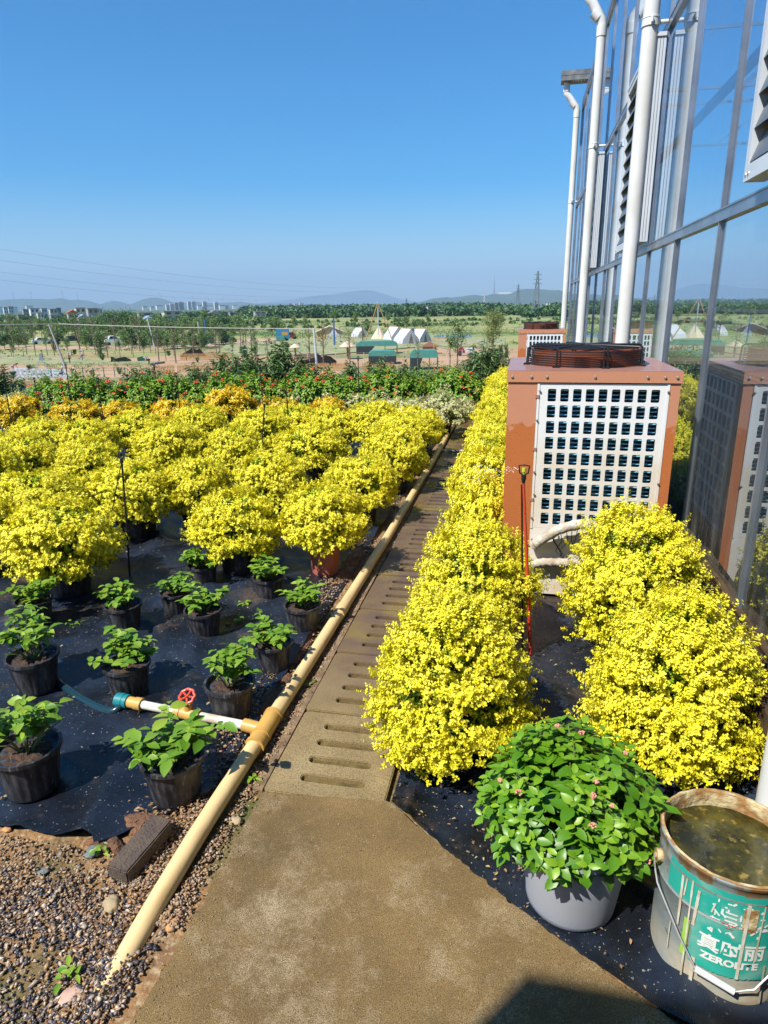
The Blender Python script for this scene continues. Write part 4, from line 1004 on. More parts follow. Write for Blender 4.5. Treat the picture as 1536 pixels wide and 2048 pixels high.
# fallen cuttings
for k, (px, py) in enumerate([(145, 1248), (220, 1280), (490, 1205), (470, 1240), (345, 1395), (620, 1370), (560, 1370), (690, 1205), (500, 1565), (200, 1700), (130, 1955)]):
    r_ = np.random.default_rng(60+k); n = 9; c = gp(px, py, .012)
    P_ = c+r_.normal(0, .018, (n, 3))*np.array([1, 1, .25]); D_ = r_.normal(0, 1, (n, 3)); D_[:, 2] = .15; Nn = r_.normal(0, .3, (n, 3)); Nn[:, 2] = 1
    o = obj('leafy_cutting', leafmesh('leafy_cutting', [leaves(P_, D_, Nn, r_.uniform(.015, .035, n), r_.uniform(.008, .018, n), r_.uniform(.3, 1, n), .2, .3, seg=4)], m_gl))
    tag(o, ['pale leafy cutting lying right of the back left pot', 'leafy cutting on the fabric left of the lone middle pot', 'withered sprig right of the touching pair', 'thin sprig between the pair and the row by the pipe', 'single round leaf pair on the bare fabric', 'small weed growing against the pipe', 'small weed between front pots and pipe', 'weed by the pipe near the terracotta pot', 'weed between pipe and drain next to the nearest drain cover', 'thin weed beside the grey green stone', 'tiny green weed in the gravel'][k], 'weed', 'weeds and cuttings on the ground')

# --- lantana in the grey pot
def lantana_mesh(seed, rad, ht, z0, n, L0, m=m_ll, seg=4, vm=.55):
    r_ = np.random.default_rng(seed); ns = n//8
    u = r_.uniform(0, 1, ns); th = r_.uniform(0, 2*PI, ns); ph = np.arccos(1-1.25*u)
    k = r_.uniform(.72, 1.06, ns)
    tip = np.stack([rad*k*np.sin(ph)*np.cos(th), rad*k*np.sin(ph)*np.sin(th), z0+ht*k*np.cos(ph)], 1)
    d = unit(tip-np.array([0, 0, z0-.08])); d = unit(d+np.array([0, 0, .35])+r_.normal(0, .15, (ns, 3)))
    B = unit(np.cross(d, r_.normal(0, 1, (ns, 3)))); U = np.cross(B, d); P_, D_, Na, L_, V_ = [], [], [], [], []
    for q in range(4):
        for s in (1, -1):
            side = (B if q % 2 == 0 else U)*s; dn = .018*q*L0/.05
            P_.append(tip-d*dn); D_.append(side+d*(.75-.22*q)+r_.normal(0, .12, (ns, 3))); Na.append(d+r_.normal(0, .18, (ns, 3))+np.array([0, 0, .3])); L_.append(L0*(.55+.2*q)*r_.uniform(.8, 1.15, ns)); V_.append(np.clip(vm+.3-.17*q+r_.normal(0, .12, ns), 0, 1))
    P_, D_, Na, L_, V_ = map(np.concatenate, (P_, D_, Na, L_, V_))
    return leafmesh('foliage', [leaves(P_, D_, Na, L_, L_*.58, V_, .14, .30, seg=seg)], m), tip, d
m_fl = ramp_mat('lantana_flower', [(.60, .13, .13), (.62, .28, .20), (.58, .36, .20)], .6)
lf, tips, dirs = lantana_mesh(77, .215, .225, .27, 2300, .047)
lt = thing('flowering_plant', 'bushy green plant with small pink flower heads in a round grey plastic pot', 'potted plant', (.190, 1.495, .006))
obj('foliage', lf, lt, (-.012, .035, .008), 0, (1.14, 1.02, .95))
sb = MB()
for k in range(0, len(tips), 5): sb.tube([(tips[k][0]*.1, tips[k][1]*.1, .18), tips[k]*np.array([.6, .6, 1])-np.array([0, 0, .06]), tips[k]], [.003, .0022, .0015], 5)
sb.build('stem', m_stem, lt)
pg = obj('pot', pot_mesh('pot', .116, .146, .255, m_gpot, 0, .010), lt); obj('soil', soil_mesh(.136, .218), pg)
pb = MB().lathe([(.1415, .206), (.1432, .208), (.1432, .212), (.1425, .214)], 60); pb.build('moulded_ring', m_gpot, pg)
r_ = np.random.default_rng(5)
vis = [i for i in range(len(tips)) if tips[i][2] > .26]
for k in range(20):
    i = vis[(k*7) % len(vis)]; b = MB(); c = tips[i]+dirs[i]*.014; s_ = r_.uniform(.0045, .009)
    for q in range(16):
        v = unit(r_.normal(0, 1, (1, 3)))[0]; v[2] = abs(v[2]); e = c+v*s_
        b.lathe([(0, -.002), (.0024, -.001), (.0026, .001), (0, .0022)], 6, e, a=np.full(24, r_.uniform(0, 1)))
    b.build('flower_head', m_fl, lt)

# --- back rows: crotons, variegated shrubs, lantana, willow-like shrubs
crot = [bush_mesh('foliage', .27, .30, .24, 620, .052, m_cl, 'dome', 60, 7, s, wr=.34, spl=.05, vlo=.05, green_in=.7, stray=8) for s in (41, 42)]
st_b = stem_mesh(.22, .3, .28, 8, 14, .22); pot_b = pot_mesh('pot', .10, .125, .24, m_blackpot, 0); soil_b = soil_mesh(.118, .20)
for k, (px, py, s) in enumerate([(30, 822, 1.1), (150, 822, 1.0), (240, 818, .9), (350, 820, 1.0), (458, 808, 1.15), (556, 815, .95), (660, 806, .85)]):
    c = gp(px, py, .36)
    bush('croton', ['orange yellow croton at the left frame edge', 'orange yellow croton second from the left', 'small orange yellow croton third from the left', 'orange yellow croton fourth from the left, low and wide', 'tallest orange yellow croton, in the middle of the row', 'dark hearted orange croton right of the tallest one', 'low orange yellow croton nearest the drain'][k], 'shrub', (c[0], c[1], 0), crot[k % 2], st_b, pot_b, soil_b, 'orange yellow crotons behind the golden field', k*1.7, s*.84)
vari = [bush_mesh('foliage', .33, .30, .22, 900, .030, m_vl, 'dome', 70, 8, s, spl=.06, vlo=.25, green_in=.4, stray=10) for s in (51, 52)]
for k in range(13):
    px = 20+k*70; py = 810-k*.6; c = gp(px, py, .30)
    if k in (11, 12): c = gp([800, 885][k-11], [812, 806][k-11], .42)
    bush('variegated_shrub', ('%s pale cream green variegated shrub counted from the left, behind the crotons' % ORD[k+1]) if k < 11 else ['pale variegated shrub left of the cream pipe near its far end', 'pale variegated shrub right beside the far end of the cream pipe'][k-11], 'shrub', (c[0], c[1]+.25*(k < 11), 0), vari[k % 2], st_b, pot_b, soil_b, 'variegated shrubs in the back rows', k*1.1, .8 if k < 11 else .95)
dk, _, _ = lantana_mesh(78, .36, .34, .26, 1500, .060, m_gl, 1, .5)
def flowers(seed, rad, ht, z0, n=46, sz=.018):
    r_ = np.random.default_rng(seed); b = MB()
    for k in range(n):
        a = r_.uniform(0, 2*PI); ph = math.acos(1-r_.uniform(0, 1.1)); c = np.array([rad*math.sin(ph)*math.cos(a), rad*math.sin(ph)*math.sin(a), z0+ht*math.cos(ph)])*1.03
        v = r_.uniform(0, 1); s = sz*r_.uniform(.7, 1.3)
        for q in range(5): b.lathe([(0, -.3*s), (.5*s, -.1*s), (.45*s, .25*s), (0, .4*s)], 6, c+r_.normal(0, .5*s, 3), a=np.full(24, v))
    return b
m_rfl = ramp_mat('red_orange_flower', [(.62, .06, .03), (.72, .16, .05), (.70, .28, .10)], .6)
def fhead():
    r_ = np.random.default_rng(4); b = MB()
    for q in range(6): b.lathe([(0, -.006), (.011, -.002), (.010, .005), (0, .008)], 6, r_.normal(0, .011, 3)*np.array([1, 1, .4]), a=np.full(24, r_.uniform(0, 1)))
    return b.mesh('flower_head', m_rfl)
fh_m = fhead()
def add_flowers(t, seed, rad, ht, z0, n=15):
    r_ = np.random.default_rng(seed)
    for k in range(n):
        a = r_.uniform(0, 2*PI) if k % 3 == 0 else r_.normal(-1.6, .9)-t.rotation_euler[2]; ph = math.acos(1-r_.uniform(.0, 1.1)); s_ = r_.uniform(.6, 1.25)
        obj('flower_head', fh_m, t, (rad*1.03*math.sin(ph)*math.cos(a), rad*1.03*math.sin(ph)*math.sin(a), z0+ht*1.03*math.cos(ph)), a, s_)
lt_m = [lantana_mesh(80+i, .36, .34, .26, 1900, .052, m_gl, 1, .62)[0] for i in range(3)]
for k in range(17):
    px = [105, 165, 225, 285, 345, 400, 452, 505, 560, 610, 665, 715, 765, 815, 852, 905, 925][k]; py = 793-.018*px
    c = gp(px, py, .42); 
    rp = k in (13, 16)
    if k == 14: c = c+np.array([0, .8, .1])
    t = thing('flowering_shrub', ['%s green shrub with red orange flowers from the left in the back row' % ORD[k+1] if k < 13 else ['red orange flowering shrub in a terracotta pot behind the golden field', 'mounded bright green shrub right of the terracotta pot, few flowers', 'red orange flowering shrub overhanging the far end of the drain', 'last red flowering shrub in the back row, next to a dark pot'][k-13]][0], 'shrub', (c[0], c[1], 0), k*1.3, 'red flowering shrubs in the back row', (1.15, 1.0, 1.12+.12*math.sin(k*2.2)))
    obj('foliage', lt_m[k % 3], t); add_flowers(t, 300+k, .36, .34, .26); obj('stem', st_b, t); p = obj('pot', pot_red if rp else pot_b, t, None, 0, (1.25,)*3 if rp else None); obj('soil', soil_red if rp else soil_b, p)
# dark pot near the end
tag(obj('empty_pot', pot_mesh('empty_pot', .13, .17, .3, m_blackpot, 20), None, tuple(gp(925, 790, .05)*np.array([1, 1, 0]))), 'dark grey plastic pot at the far end of the drain', 'pot')
def willow(seed, rad, ht, nst, L0=.09):
    r_ = np.random.default_rng(seed); P_, D_, Na, L_, V_ = [], [], [], [], []; sb = MB()
    for s in range(nst):
        a = r_.uniform(0, 2*PI); q = r_.uniform(.1, 1); h = ht*r_.uniform(.65, 1.05)*(1.05-.35*q); e = np.array([rad*q*math.cos(a), rad*q*math.sin(a), h]); b0 = np.array([e[0]*.25, e[1]*.25, .1])
        sb.tube([b0, (b0+e)/2*np.array([.8, .8, 1]), e], [.006, .004, .002], 5); n = 34
        t = r_.uniform(.18, 1.02, n)[:, None]; p = b0+(e-b0)*t*np.concatenate([t**.4, t**.4, np.ones((n, 1))], 1)
        an = r_.uniform(0, 2*PI, n); P_.append(p); D_.append(np.stack([np.cos(an), np.sin(an), r_.uniform(-.6, .7, n)], 1)); Na.append(r_.normal(0, .4, (n, 3))+np.array([0, 0, 1])); L_.append(L0*r_.uniform(.6, 1.15, n)); V_.append(np.clip(r_.normal(.5, .25, n), 0, 1))
    P_, D_, Na, L_, V_ = map(np.concatenate, (P_, D_, Na, L_, V_))
    return leafmesh('foliage', [leaves(P_, D_, Na, L_, L_*.24, V_, .1, .45)], m_wl), sb.mesh('stem', m_wood)
wv = [willow(95+i, .42, 1.0, 60) for i in range(3)]
wlist = [(12, 800, .85, 8.6), (95, 800, .7, 8.8), (215, 805, .75, 8.8), (270, 800, .78, 9.2), (300, 790, .8, 9.4), (405, 790, .9, 9.2), (445, 790, 1.0, 9.2), (485, 790, 1.03, 9.3), (525, 790, 1.10, 9.3), (560, 790, 1.15, 9.4), (592, 790, 1.0, 9.5), (640, 780, .9, 9.6), (700, 780, .85, 9.6), (760, 780, .9, 9.7), (815, 775, .88, 9.8), (945, 775, .9, 10.6), (965, 765, 1.02, 11.6), (985, 765, .95, 12.3)]
for k, (px, py, s, y) in enumerate(wlist):
    c = CAM+ray(px, py)*(y/ray(px, py)[1])
    t = thing('narrow_leafed_shrub', ('%s narrow leafed dark green shrub from the left behind the red flowers' % ORD[k+1]) if k < 15 else ['narrow leafed shrub at the far end of the cream pipe', 'tall narrow leafed shrub beside the end of the golden hedge row', 'farthest narrow leafed shrub by the end of the golden hedge row'][k-15], 'shrub', (c[0], c[1], 0), k*1.9, 'narrow leafed shrubs at the back of the nursery', (s, s, s*(.92)))
    obj('foliage', wv[k % 3][0], t); obj('stem', wv[k % 3][1], t)

# ================================================================== SPRINKLERS
m_nozg = mat('nozzle_green', (.45, .55, .05), .4)
def riser(px, py_top, y, h, label, lean=0, brace=False, col=m_black):
    d = ray(px, py_top); c = CAM+d*(y/d[1]); top = c[2]
    t = thing('sprinkler_riser', label, 'sprinkler', (c[0], c[1], 0), 0, 'black sprinkler risers among the plants')
    b = MB().tube([(lean, 0, 0), (lean*.4, 0, top*.5), (0, 0, top-.06)], .0055, 8)
    for q in range(7): b.tube([(lean*(1-q/7)**1.4, 0, top*q/7.6), (lean*(1-q/7)**1.4, 0, top*q/7.6+.012)], .008, 8)
    b.build('riser_tube', col, t)
    n = MB().tube([(0, 0, top-.06), (0, 0, top-.035)], .010, 10).tube([(0, 0, top-.035), (-.014, 0, top-.03), (-.014, 0, top), (0, 0, top+.004), (.014, 0, top), (.014, 0, top-.03), (0, 0, top-.035)], .0028, 6)
    n.tube([(0, 0, top-.02), (0, 0, top-.004)], .008, 8); n.build('nozzle', m_black, t)
    if brace: MB().tube([(0, 0, top-.05), (-.10, .05, top-.25), (-.17, .1, top-.37)], .003, 6).build('feed_tube', m_black, t)
    return t
riser(241, 905, 3.28, .8, 'tall black sprinkler riser in front of the broad golden shrub, left', -.05, True)
for k, (px, py, y, lab, ln) in enumerate([(5, 745, 6.6, 'black riser at the left frame edge behind the crotons', 0), (68, 755, 7.4, 'thin dark riser above the left crotons', -.02), (131, 728, 7.8, 'reddish tipped riser below the leaning utility pole', 0), (195, 755, 6.4, 'black riser between second and third croton', 0), (308, 728, 8.4, 'thin riser left of the picket fence', .03), (352, 745, 7.2, 'riser with a brown head behind the fourth croton', 0), (520, 728, 8.0, 'dark riser in the tall narrow leafed shrubs', 0), (570, 745, 6.6, 'black riser standing above the dark hearted croton', .02), (528, 800, 5.4, 'slanting thin riser at the back of the golden field', -.12), (716, 712, 8.6, 'reddish riser between the red flowered shrubs, right', 0)]):
    riser(px, py, y, 1, lab, ln)
rs = thing('sprinkler_stake', 'red sprinkler stake with black nozzle spraying in front of the brown heat pump', 'sprinkler', (.062, 2.80, 0))
q0 = CAM+ray(1062, 1312)*(2.80/ray(1062, 1312)[1]); q1 = CAM+ray(1047, 965)*(2.70/ray(1047, 965)[1])-np.array([0, 0, 0]); off = np.array([.062, 2.80, 0])
MB().tube([q0-off-np.array([-.003, 0, .06]), (q0+q1)/2-off, q1-off], [.0085, .0075, .0055], 12).build('stake', m_orange, rs)
MB().tube([q0-off+np.array([-.035, 0, -.06]), (q0+q1)/2-off+np.array([-.022, .006, 0]), q1-off+np.array([-.006, .004, -.01])], .0042, 8).build('feed_tube', m_black, rs)
qt = q1-off
b = MB().tube([qt, qt+np.array([0, 0, .02])], .008, 10).tube([qt+np.array([0, 0, .012]), qt+np.array([0, 0, .03])], .0105, 10)
b.tube([qt+np.array([0, 0, .03]), qt+np.array([-.017, 0, .04]), qt+np.array([-.021, 0, .07]), qt+np.array([0, 0, .073]), qt+np.array([.021, 0, .07]), qt+np.array([.017, 0, .04]), qt+np.array([0, 0, .03])], .0035, 8).build('nozzle', m_black, rs)
MB().tube([qt+np.array([0, 0, .045]), qt+np.array([0, 0, .062])], .009, 10).tube([qt+np.array([0, 0, .035]), qt+np.array([0, 0, .045])], .005, 10).build('spinner', m_nozg, rs)
m_drop = mat('water_drop', (.8, .85, .9), .05)
b = MB(); r_ = np.random.default_rng(3)
for k in range(110):
    s = r_.uniform(0, 1); c = qt+np.array([-(.02+.24*s), r_.normal(0, .01+.1*s), .055-.03*s+r_.normal(0, .004+.012*s)]); e = .0010+.0006*r_.uniform()
    b.add(c+np.array([(e*2, 0, 0), (0, e, 0), (-e*2, 0, 0), (0, -e, 0), (0, 0, e), (0, 0, -e)]), OCT, smooth=True)
o = b.build('water_spray', m_drop); o.location = tuple(off); o['kind'] = 'stuff'

# ================================================================== PAINT BUCKET
def bucket():
    cx, cy, r, h = .528, 1.395, .150, .355
    t = thing('paint_bucket', 'old rusty paint bucket with green label, wire handle and murky water', 'bucket', (cx, cy, .005))
    m, tt, b = new_mat('old_paint_tin'); N, L = tt.nodes, tt.links
    tc = N.new('ShaderNodeTexCoord'); ov = tc.outputs['Object']; sp = N.new('ShaderNodeSeparateXYZ'); L.new(ov, sp.inputs[0])
    def mr(sock, a, c):
        r_ = N.new('ShaderNodeMapRange'); r_.inputs[1].default_value = a; r_.inputs[2].default_value = c; L.new(sock, r_.inputs[0]); return r_.outputs[0]
    def mul(a, c):
        x = N.new('ShaderNodeMath'); x.operation = 'MULTIPLY'; L.new(a, x.inputs[0]); L.new(c, x.inputs[1]); return x.outputs[0]
    zs = sp.outputs[2]
    c = mixn(tt, noise_n(tt, ov, 6, 6), (.30, .34, .32), (.22, .26, .25))
    mp = N.new('ShaderNodeMapping'); mp.inputs['Scale'].default_value = (1, 1, .12); L.new(ov, mp.inputs[0])
    c = mixn(tt, noise_n(tt, mp.outputs[0], 22, 6, .6, .68), c, (.55, .53, .46))
    c = mixn(tt, noise_n(tt, ov, 40, 6, .60, .66, .7), c, (.12, .085, .05)); c = mixn(tt, noise_n(tt, ov, 3.5, 8, .5, .6, .7), c, (.34, .42, .38)); low = mr(zs, .13, .05); c = mixn(tt, mul(low, noise_n(tt, ov, 9, 6, .3, .55)), c, (.52, .45, .32))
    rim = mr(zs, h-.06, h-.015); c = mixn(tt, mul(rim, noise_n(tt, mp.outputs[0], 25, 5, .40, .52)), c, (.20, .105, .035))
    low2 = mr(zs, .03, .004); c = mixn(tt, mul(low2, noise_n(tt, ov, 14, 6, .35, .6)), c, (.16, .10, .04))
    L.new(c, b.inputs['Base Color']); b.inputs['Roughness'].default_value = .45; b.inputs['Metallic'].default_value = .15
    bp = N.new('ShaderNodeBump'); bp.inputs['Strength'].default_value = .3; bp.inputs['Distance'].default_value = .003; nz = N.new('ShaderNodeTexNoise'); nz.inputs['Scale'].default_value = 60; L.new(ov, nz.inputs['Vector']); L.new(nz.outputs[0], bp.inputs['Height']); L.new(bp.outputs[0], b.inputs['Normal'])
    prof = [(0, .003), (r-.012, .003), (r-.008, .0), (r-.002, .004), (r-.004, .012), (r-.003, .10), (r-.001, .235), (r+.0025, .240), (r-.0005, .246), (r, .305), (r+.003, .310), (r, .316), (r+.001, h-.012), (r+.006, h-.006), (r+.006, h), (r, h+.003), (r-.005, h), (r-.005, .02), (0, .02)]
    MB().lathe(prof, 96).build('bucket_wall', m, t, sharp=60)
    # inner rust
    m_rust = mat('rust_crust', (.30, .16, .05), .8, col2=(.55, .45, .25), scale=26, bump=.7, bscale=60, contrast=(.4, .6))
    def rr(th): return r-.0065+.0025*np.array([mnoise.noise(Vector((math.cos(a)*6, math.sin(a)*6, 1))) for a in th])
    th = np.linspace(0, 2*PI, 97)[:-1]; V = []
    for z in (h-.10, h-.07, h-.045, h-.02, h-.004, h+.0045, h+.0035): 
        R_ = rr(th)-(0 if z < h else -.004-(.006 if z < h+.004 else 0)); V += [(a*math.cos(q), a*math.sin(q), z+.0015*mnoise.noise(Vector((q*9, z*40, 3)))) for a, q in zip(R_, th)]
    n = 96; f = [(i*n+j, (i+1)*n+j, (i+1)*n+(j+1) % n, i*n+(j+1) % n) for i in range(6) for j in range(n)]
    MB().add(V, f, smooth=True).build('rusted_rim', m_rust, t)
    # water
    wm, wt, wb = new_mat('murky_water'); tc = wt.nodes.new('ShaderNodeTexCoord'); ov = tc.outputs['Object']
    c = mixn(wt, noise_n(wt, ov, 17, 8, .38, .66, .7), (.022, .020, .004), (.10, .085, .010)); c = mixn(wt, noise_n(wt, ov, 45, 5, .58, .68, .6), c, (.24, .17, .035)); c = mixn(wt, noise_n(wt, ov, 7, 4, .5, .66), c, (.020, .020, .008))
    wt.links.new(c, wb.inputs['Base Color']); wb.inputs['Roughness'].default_value = .05; wb.inputs['Specular IOR Level'].default_value = .5
    nz = wt.nodes.new('ShaderNodeTexNoise'); nz.inputs['Scale'].default_value = 18; wt.links.new(ov, nz.inputs['Vector']); bp = wt.nodes.new('ShaderNodeBump'); bp.inputs['Strength'].default_value = .12; bp.inputs['Distance'].default_value = .01; wt.links.new(nz.outputs[0], bp.inputs['Height']); wt.links.new(bp.outputs[0], wb.inputs['Normal'])
    zw = h-.040
    MB().add([(0, 0, zw)]+[((r-.0055)*math.cos(a), (r-.0055)*math.sin(a), zw) for a in th], [(0, 1+j, 1+(j+1) % n) for j in range(n)]).build('water', wm, t)
    # label wrapped round the front
    m_lab = mat('teal_label', (.02, .35, .27), .45, col2=(.22, .42, .35), scale=16, contrast=(.5, .75), detail=8)
    m_wht = mat('white_print', (.70, .72, .66), .5); m_lime = mat('lime_print', (.30, .55, .06), .5); m_red = mat('red_print', (.6, .03, .05), .5); m_drip = mat('paint_drips', (.62, .60, .50), .55, col2=(.45, .36, .22), scale=30)
    def wrap(a, z, rad): return (rad*math.cos(a), rad*math.sin(a), z)
    def patch(a0, a1, z0f, z1f, rad, name, m_, par=None, n_=60):
        V, f = [], []
        for i in range(n_+1):
            a = a0+(a1-a0)*i/n_; V += [wrap(a, z0f(a), rad), wrap(a, z1f(a), rad)]
        for i in range(n_): f.append((2*i, 2*i+2, 2*i+3, 2*i+1))
        return MB().add(V, f, smooth=True).build(name, m_, par or t)
    A = -PI/2-math.radians(12)  # the printed front
    deg = math.radians
    ragged = lambda z, s=1: (lambda a: z+.004*mnoise.noise(Vector((a*25*s, z*90, 0))))
    la = patch(A+deg(-27), A+deg(48), ragged(.098), ragged(.240), r+.0012, 'label', m_lab)
    patch(A+deg(-56), A+deg(70), lambda a: .247, ragged(h-.045+.018), r+.0016, 'label_band', m_lab, la)
    patch(A+deg(48.5), A+deg(80), ragged(.06), ragged(.22), r+.0012, 'label_side', m_lab, la)
    patch(A+deg(-34), A+deg(-29), lambda a: .10, lambda a: .205, r+.0018, 'label_stripe', m_lime, la, 8)
    # lettering
    def text(body, size, ang, z, m_, name, bold=.0, sx=1.0):
        cu = bpy.data.curves.new('lettering', 'FONT'); cu.body = body; cu.size = size; cu.align_x = 'CENTER'; cu.offset = bold; cu.resolution_u = 3
        o = bpy.data.objects.new('lettering', cu); C.objects.link(o); bpy.context.view_layer.update()
        me = bpy.data.meshes.new_from_object(o.evaluated_get(bpy.context.evaluated_depsgraph_get())); bpy.data.objects.remove(o)
        b_ = bmesh.new(); b_.from_mesh(me); bmesh.ops.triangulate(b_, faces=b_.faces[:])
        for _ in range(2): bmesh.ops.subdivide_edges(b_, edges=[e for e in b_.edges if e.calc_length() > .008], cuts=1)
        for v in b_.verts: v.co = Vector(wrap(ang+v.co.x*sx/(r), z+v.co.y, r+.0032))
        b_.to_mesh(me); b_.free(); me.materials.clear(); me.materials.append(m_); return obj(name, me, la)
    text('真时丽', .046, A+deg(5), .160, m_wht, 'lettering', .0011)
    text('ZEROLITE', .025, A+deg(5), .130, m_wht, 'lettering', .0013, 1.05)
        # remains of the worn upper print
    rb = np.random.default_rng(8); w_ = MB(); rd = MB(); dr = MB()
    def stroke(b_, a0, z0, a1, z1, wd, rad):
        k = 10; V = []
        for i in range(k+1):
            s = i/k; a = a0+(a1-a0)*s; z = z0+(z1-z0)*s; q = wd*(.7+.4*rb.uniform()); na, nz_ = -(z1-z0), (a1-a0)*r; l = math.hypot(na, nz_)+1e-9
            V += [wrap(a+na/l*q/r, z+nz_/l*q, rad), wrap(a-na/l*q/r, z-nz_/l*q, rad)]
        b_.add(V, [(2*i, 2*i+2, 2*i+3, 2*i+1) for i in range(k)])
    for k in range(46):
        a = A+deg(rb.uniform(-16, 34)); z = rb.uniform(.205, .300); l = rb.uniform(.004, .02); an = rb.choice([0, PI/2, .8, 2.3])
        stroke(w_, a, z, a+l*math.cos(an)/r, z+l*math.sin(an), rb.uniform(.0010, .0032), r+.0030)
    for k in range(3): stroke(w_, A+deg(-4), .255+.011*k, A+deg(5), .253+.011*k, .0022, r+.0030)
    stroke(rd, A+deg(-6), .246, A+deg(5), .244, .0012, r+.0036); stroke(rd, A+deg(-3), .236, A+deg(3), .235, .001, r+.0036)
    for (dg, z0, z1, wd) in [(-31, .315, .04, .0022), (-25, .30, .20, .0035), (-40, .31, .17, .003), (-36, .31, .26, .0018), (-12, .29, .262, .002), (12, .31, .10, .0035), (24, .31, .15, .002), (-46, .16, .08, .0012), (-22, .115, .02, .0045), (40, .31, .08, .006), (47, .28, .10, .004), (33, .14, .03, .003)]:
        stroke(dr, A+deg(dg), z0, A+deg(dg+rb.uniform(-2, 2)), z1, wd, r+.0040)
    w_.build('worn_print', m_wht, la); rd.build('red_mark', m_red, la); dr.build('paint_drip', m_drip, t)
    patch(A+deg(9), A+deg(20), ragged(.235), ragged(.30), r+.0036, 'rust_stain', m_rust, la, 14)
    # ears and wire handle hanging on the front
    ea = A+deg(-74); eb_ = A+deg(106)
    for q in (ea, eb_):
        b_ = MB().tube([wrap(q, h-.075, r-.002), wrap(q, h-.075, r+.012)], .016, 14).tube([wrap(q, h-.075, r+.011), wrap(q, h-.075, r+.016)], .007, 10); b_.build('ear', m_rust, t)
    wm_ = mat('zinc_wire', (.62, .60, .58), .35, .6)
    e0 = np.array(wrap(ea, h-.075, r+.017)); e1 = np.array(wrap(eb_, h-.075, r+.017))
    g0 = np.array(wrap(A+deg(-18), .102, r+.018)); g1 = np.array(wrap(A+deg(10), .080, r+.018))
    k1 = np.array(wrap(A+deg(-62), .232, r+.017)); k2 = np.array(wrap(A+deg(58), .16, r+.016)); k3 = np.array(wrap(A+deg(24), .092, r+.018))
    k0 = np.array(wrap(A+deg(-71), h-.098, r+.016)); k4 = np.array(wrap(A+deg(84), .23, r+.016))
    hd = MB().tube([e0+np.array([0, -.004, .006]), k0, k1, np.array(wrap(A+deg(-34), .158, r+.015)), g0, g1, k3, k2, k4, e1], .0022, 8).build('wire_handle', wm_, t)
    MB().tube([g0, g1], .0075, 14).build('grip', m_white, hd)
bucket()

# ================================================================== THE PLAIN
def at(px, py): return plain(px, py)
m_trunk = mat('tree_bark', (.20, .15, .10), .9, col2=(.12, .09, .06), scale=5)
m_tl = leaf_mat('tree_leaf', [(0, (.08, .15, .045)), (.5, (.14, .23, .06)), (1, (.26, .36, .12))], .6, .2)
m_td = leaf_mat('dark_tree_leaf', [(0, (.03, .085, .025)), (.5, (.06, .14, .035)), (1, (.12, .21, .06))], .6, .15)
def tree_meshes(seed, h, cr, c0, n, lsz, m, col=False, nb=12, sparse=1.0):
    """trunk with limbs; foliage leaves gathered round the limb ends"""
    r_ = np.random.default_rng(seed); b = MB(); b.tube([(0, 0, 0), (.01*h, 0, h*.4), (0, .01*h, h*.75), (0, 0, h*.95)], [h*.017, h*.013, h*.007, h*.002], 7)
    P_, N_ = [], []; per = n//(nb*3)
    for k in range(nb):
        a = r_.uniform(0, 2*PI); zb = h*(c0+(1-c0)*r_.uniform(0, .75)); q = cr*r_.uniform(.5, 1)*(1 if not col else .8)*math.sqrt(max(.1, 1-((zb/h-c0)/(1-c0)-.35)**2)); e = np.array([q*math.cos(a), q*math.sin(a), min(h, zb+h*r_.uniform(.05, .2))])
        b.tube([(0, 0, zb), (e[0]*.5, e[1]*.5, zb+(e[2]-zb)*.3), e], [h*.006, h*.004, h*.0015], 5)
        for s in range(3):
            c = np.array([0, 0, zb])+(e-np.array([0, 0, zb]))*r_.uniform(.5, 1.05)+r_.normal(0, cr*.12, 3)
            P_.append(c+r_.normal(0, 1, (per, 3))*np.array([cr*.20, cr*.20, cr*.15 if not col else cr*.3])*sparse)
    P_ = np.concatenate(P_); n = len(P_); D = r_.normal(0, 1, (n, 3)); Nn = r_.normal(0, .6, (n, 3)); Nn[:, 2] += 1
    L_ = lsz*r_.uniform(.6, 1.3, n); return b.mesh('trunk', m_trunk), leafmesh('crown', [leaves(P_, D, Nn, L_, L_*.6, np.clip(r_.normal(.5, .25, n), 0, 1))], m)
def place_tree(tm, p, label, name='young_tree', cat='tree', group=None, s=1, rz=0):
    t = thing(name, label, cat, tuple(p), rz, group, s); obj('trunk', tm[0], t); obj('crown', tm[1], t); return t
T_y = [tree_meshes(100+i, 4.2, .75, .42, 700, .16, m_tl, True, 12) for i in range(4)]
T_bush = [tree_meshes(110+i, 3.4, 1.0, .10, 1300, .20, m_tl, False, 18) for i in range(4)]
T_dark = [tree_meshes(120+i, 3.4, 1.05, .08, 1300, .22, m_td, False, 18) for i in range(3)]
T_bare = [tree_meshes(130+i, 5.5, .9, .30, 150, .12, m_tl, False, 22) for i in range(3)]
T_big = tree_meshes(140, 9, 4.6, .15, 7000, .36, m_td, False, 40)
T_ball = [tree_meshes(150+i, 4.5, .8, .62, 600, .2, m_tl, False, 12, .8) for i in range(2)]
# the big dark tree
p = at(240, 672); place_tree(T_big, (p[0], p[1], PLAIN), 'big dark round tree standing above the plantation, left', 'big_tree', s=(1.05, 1.05, .80))
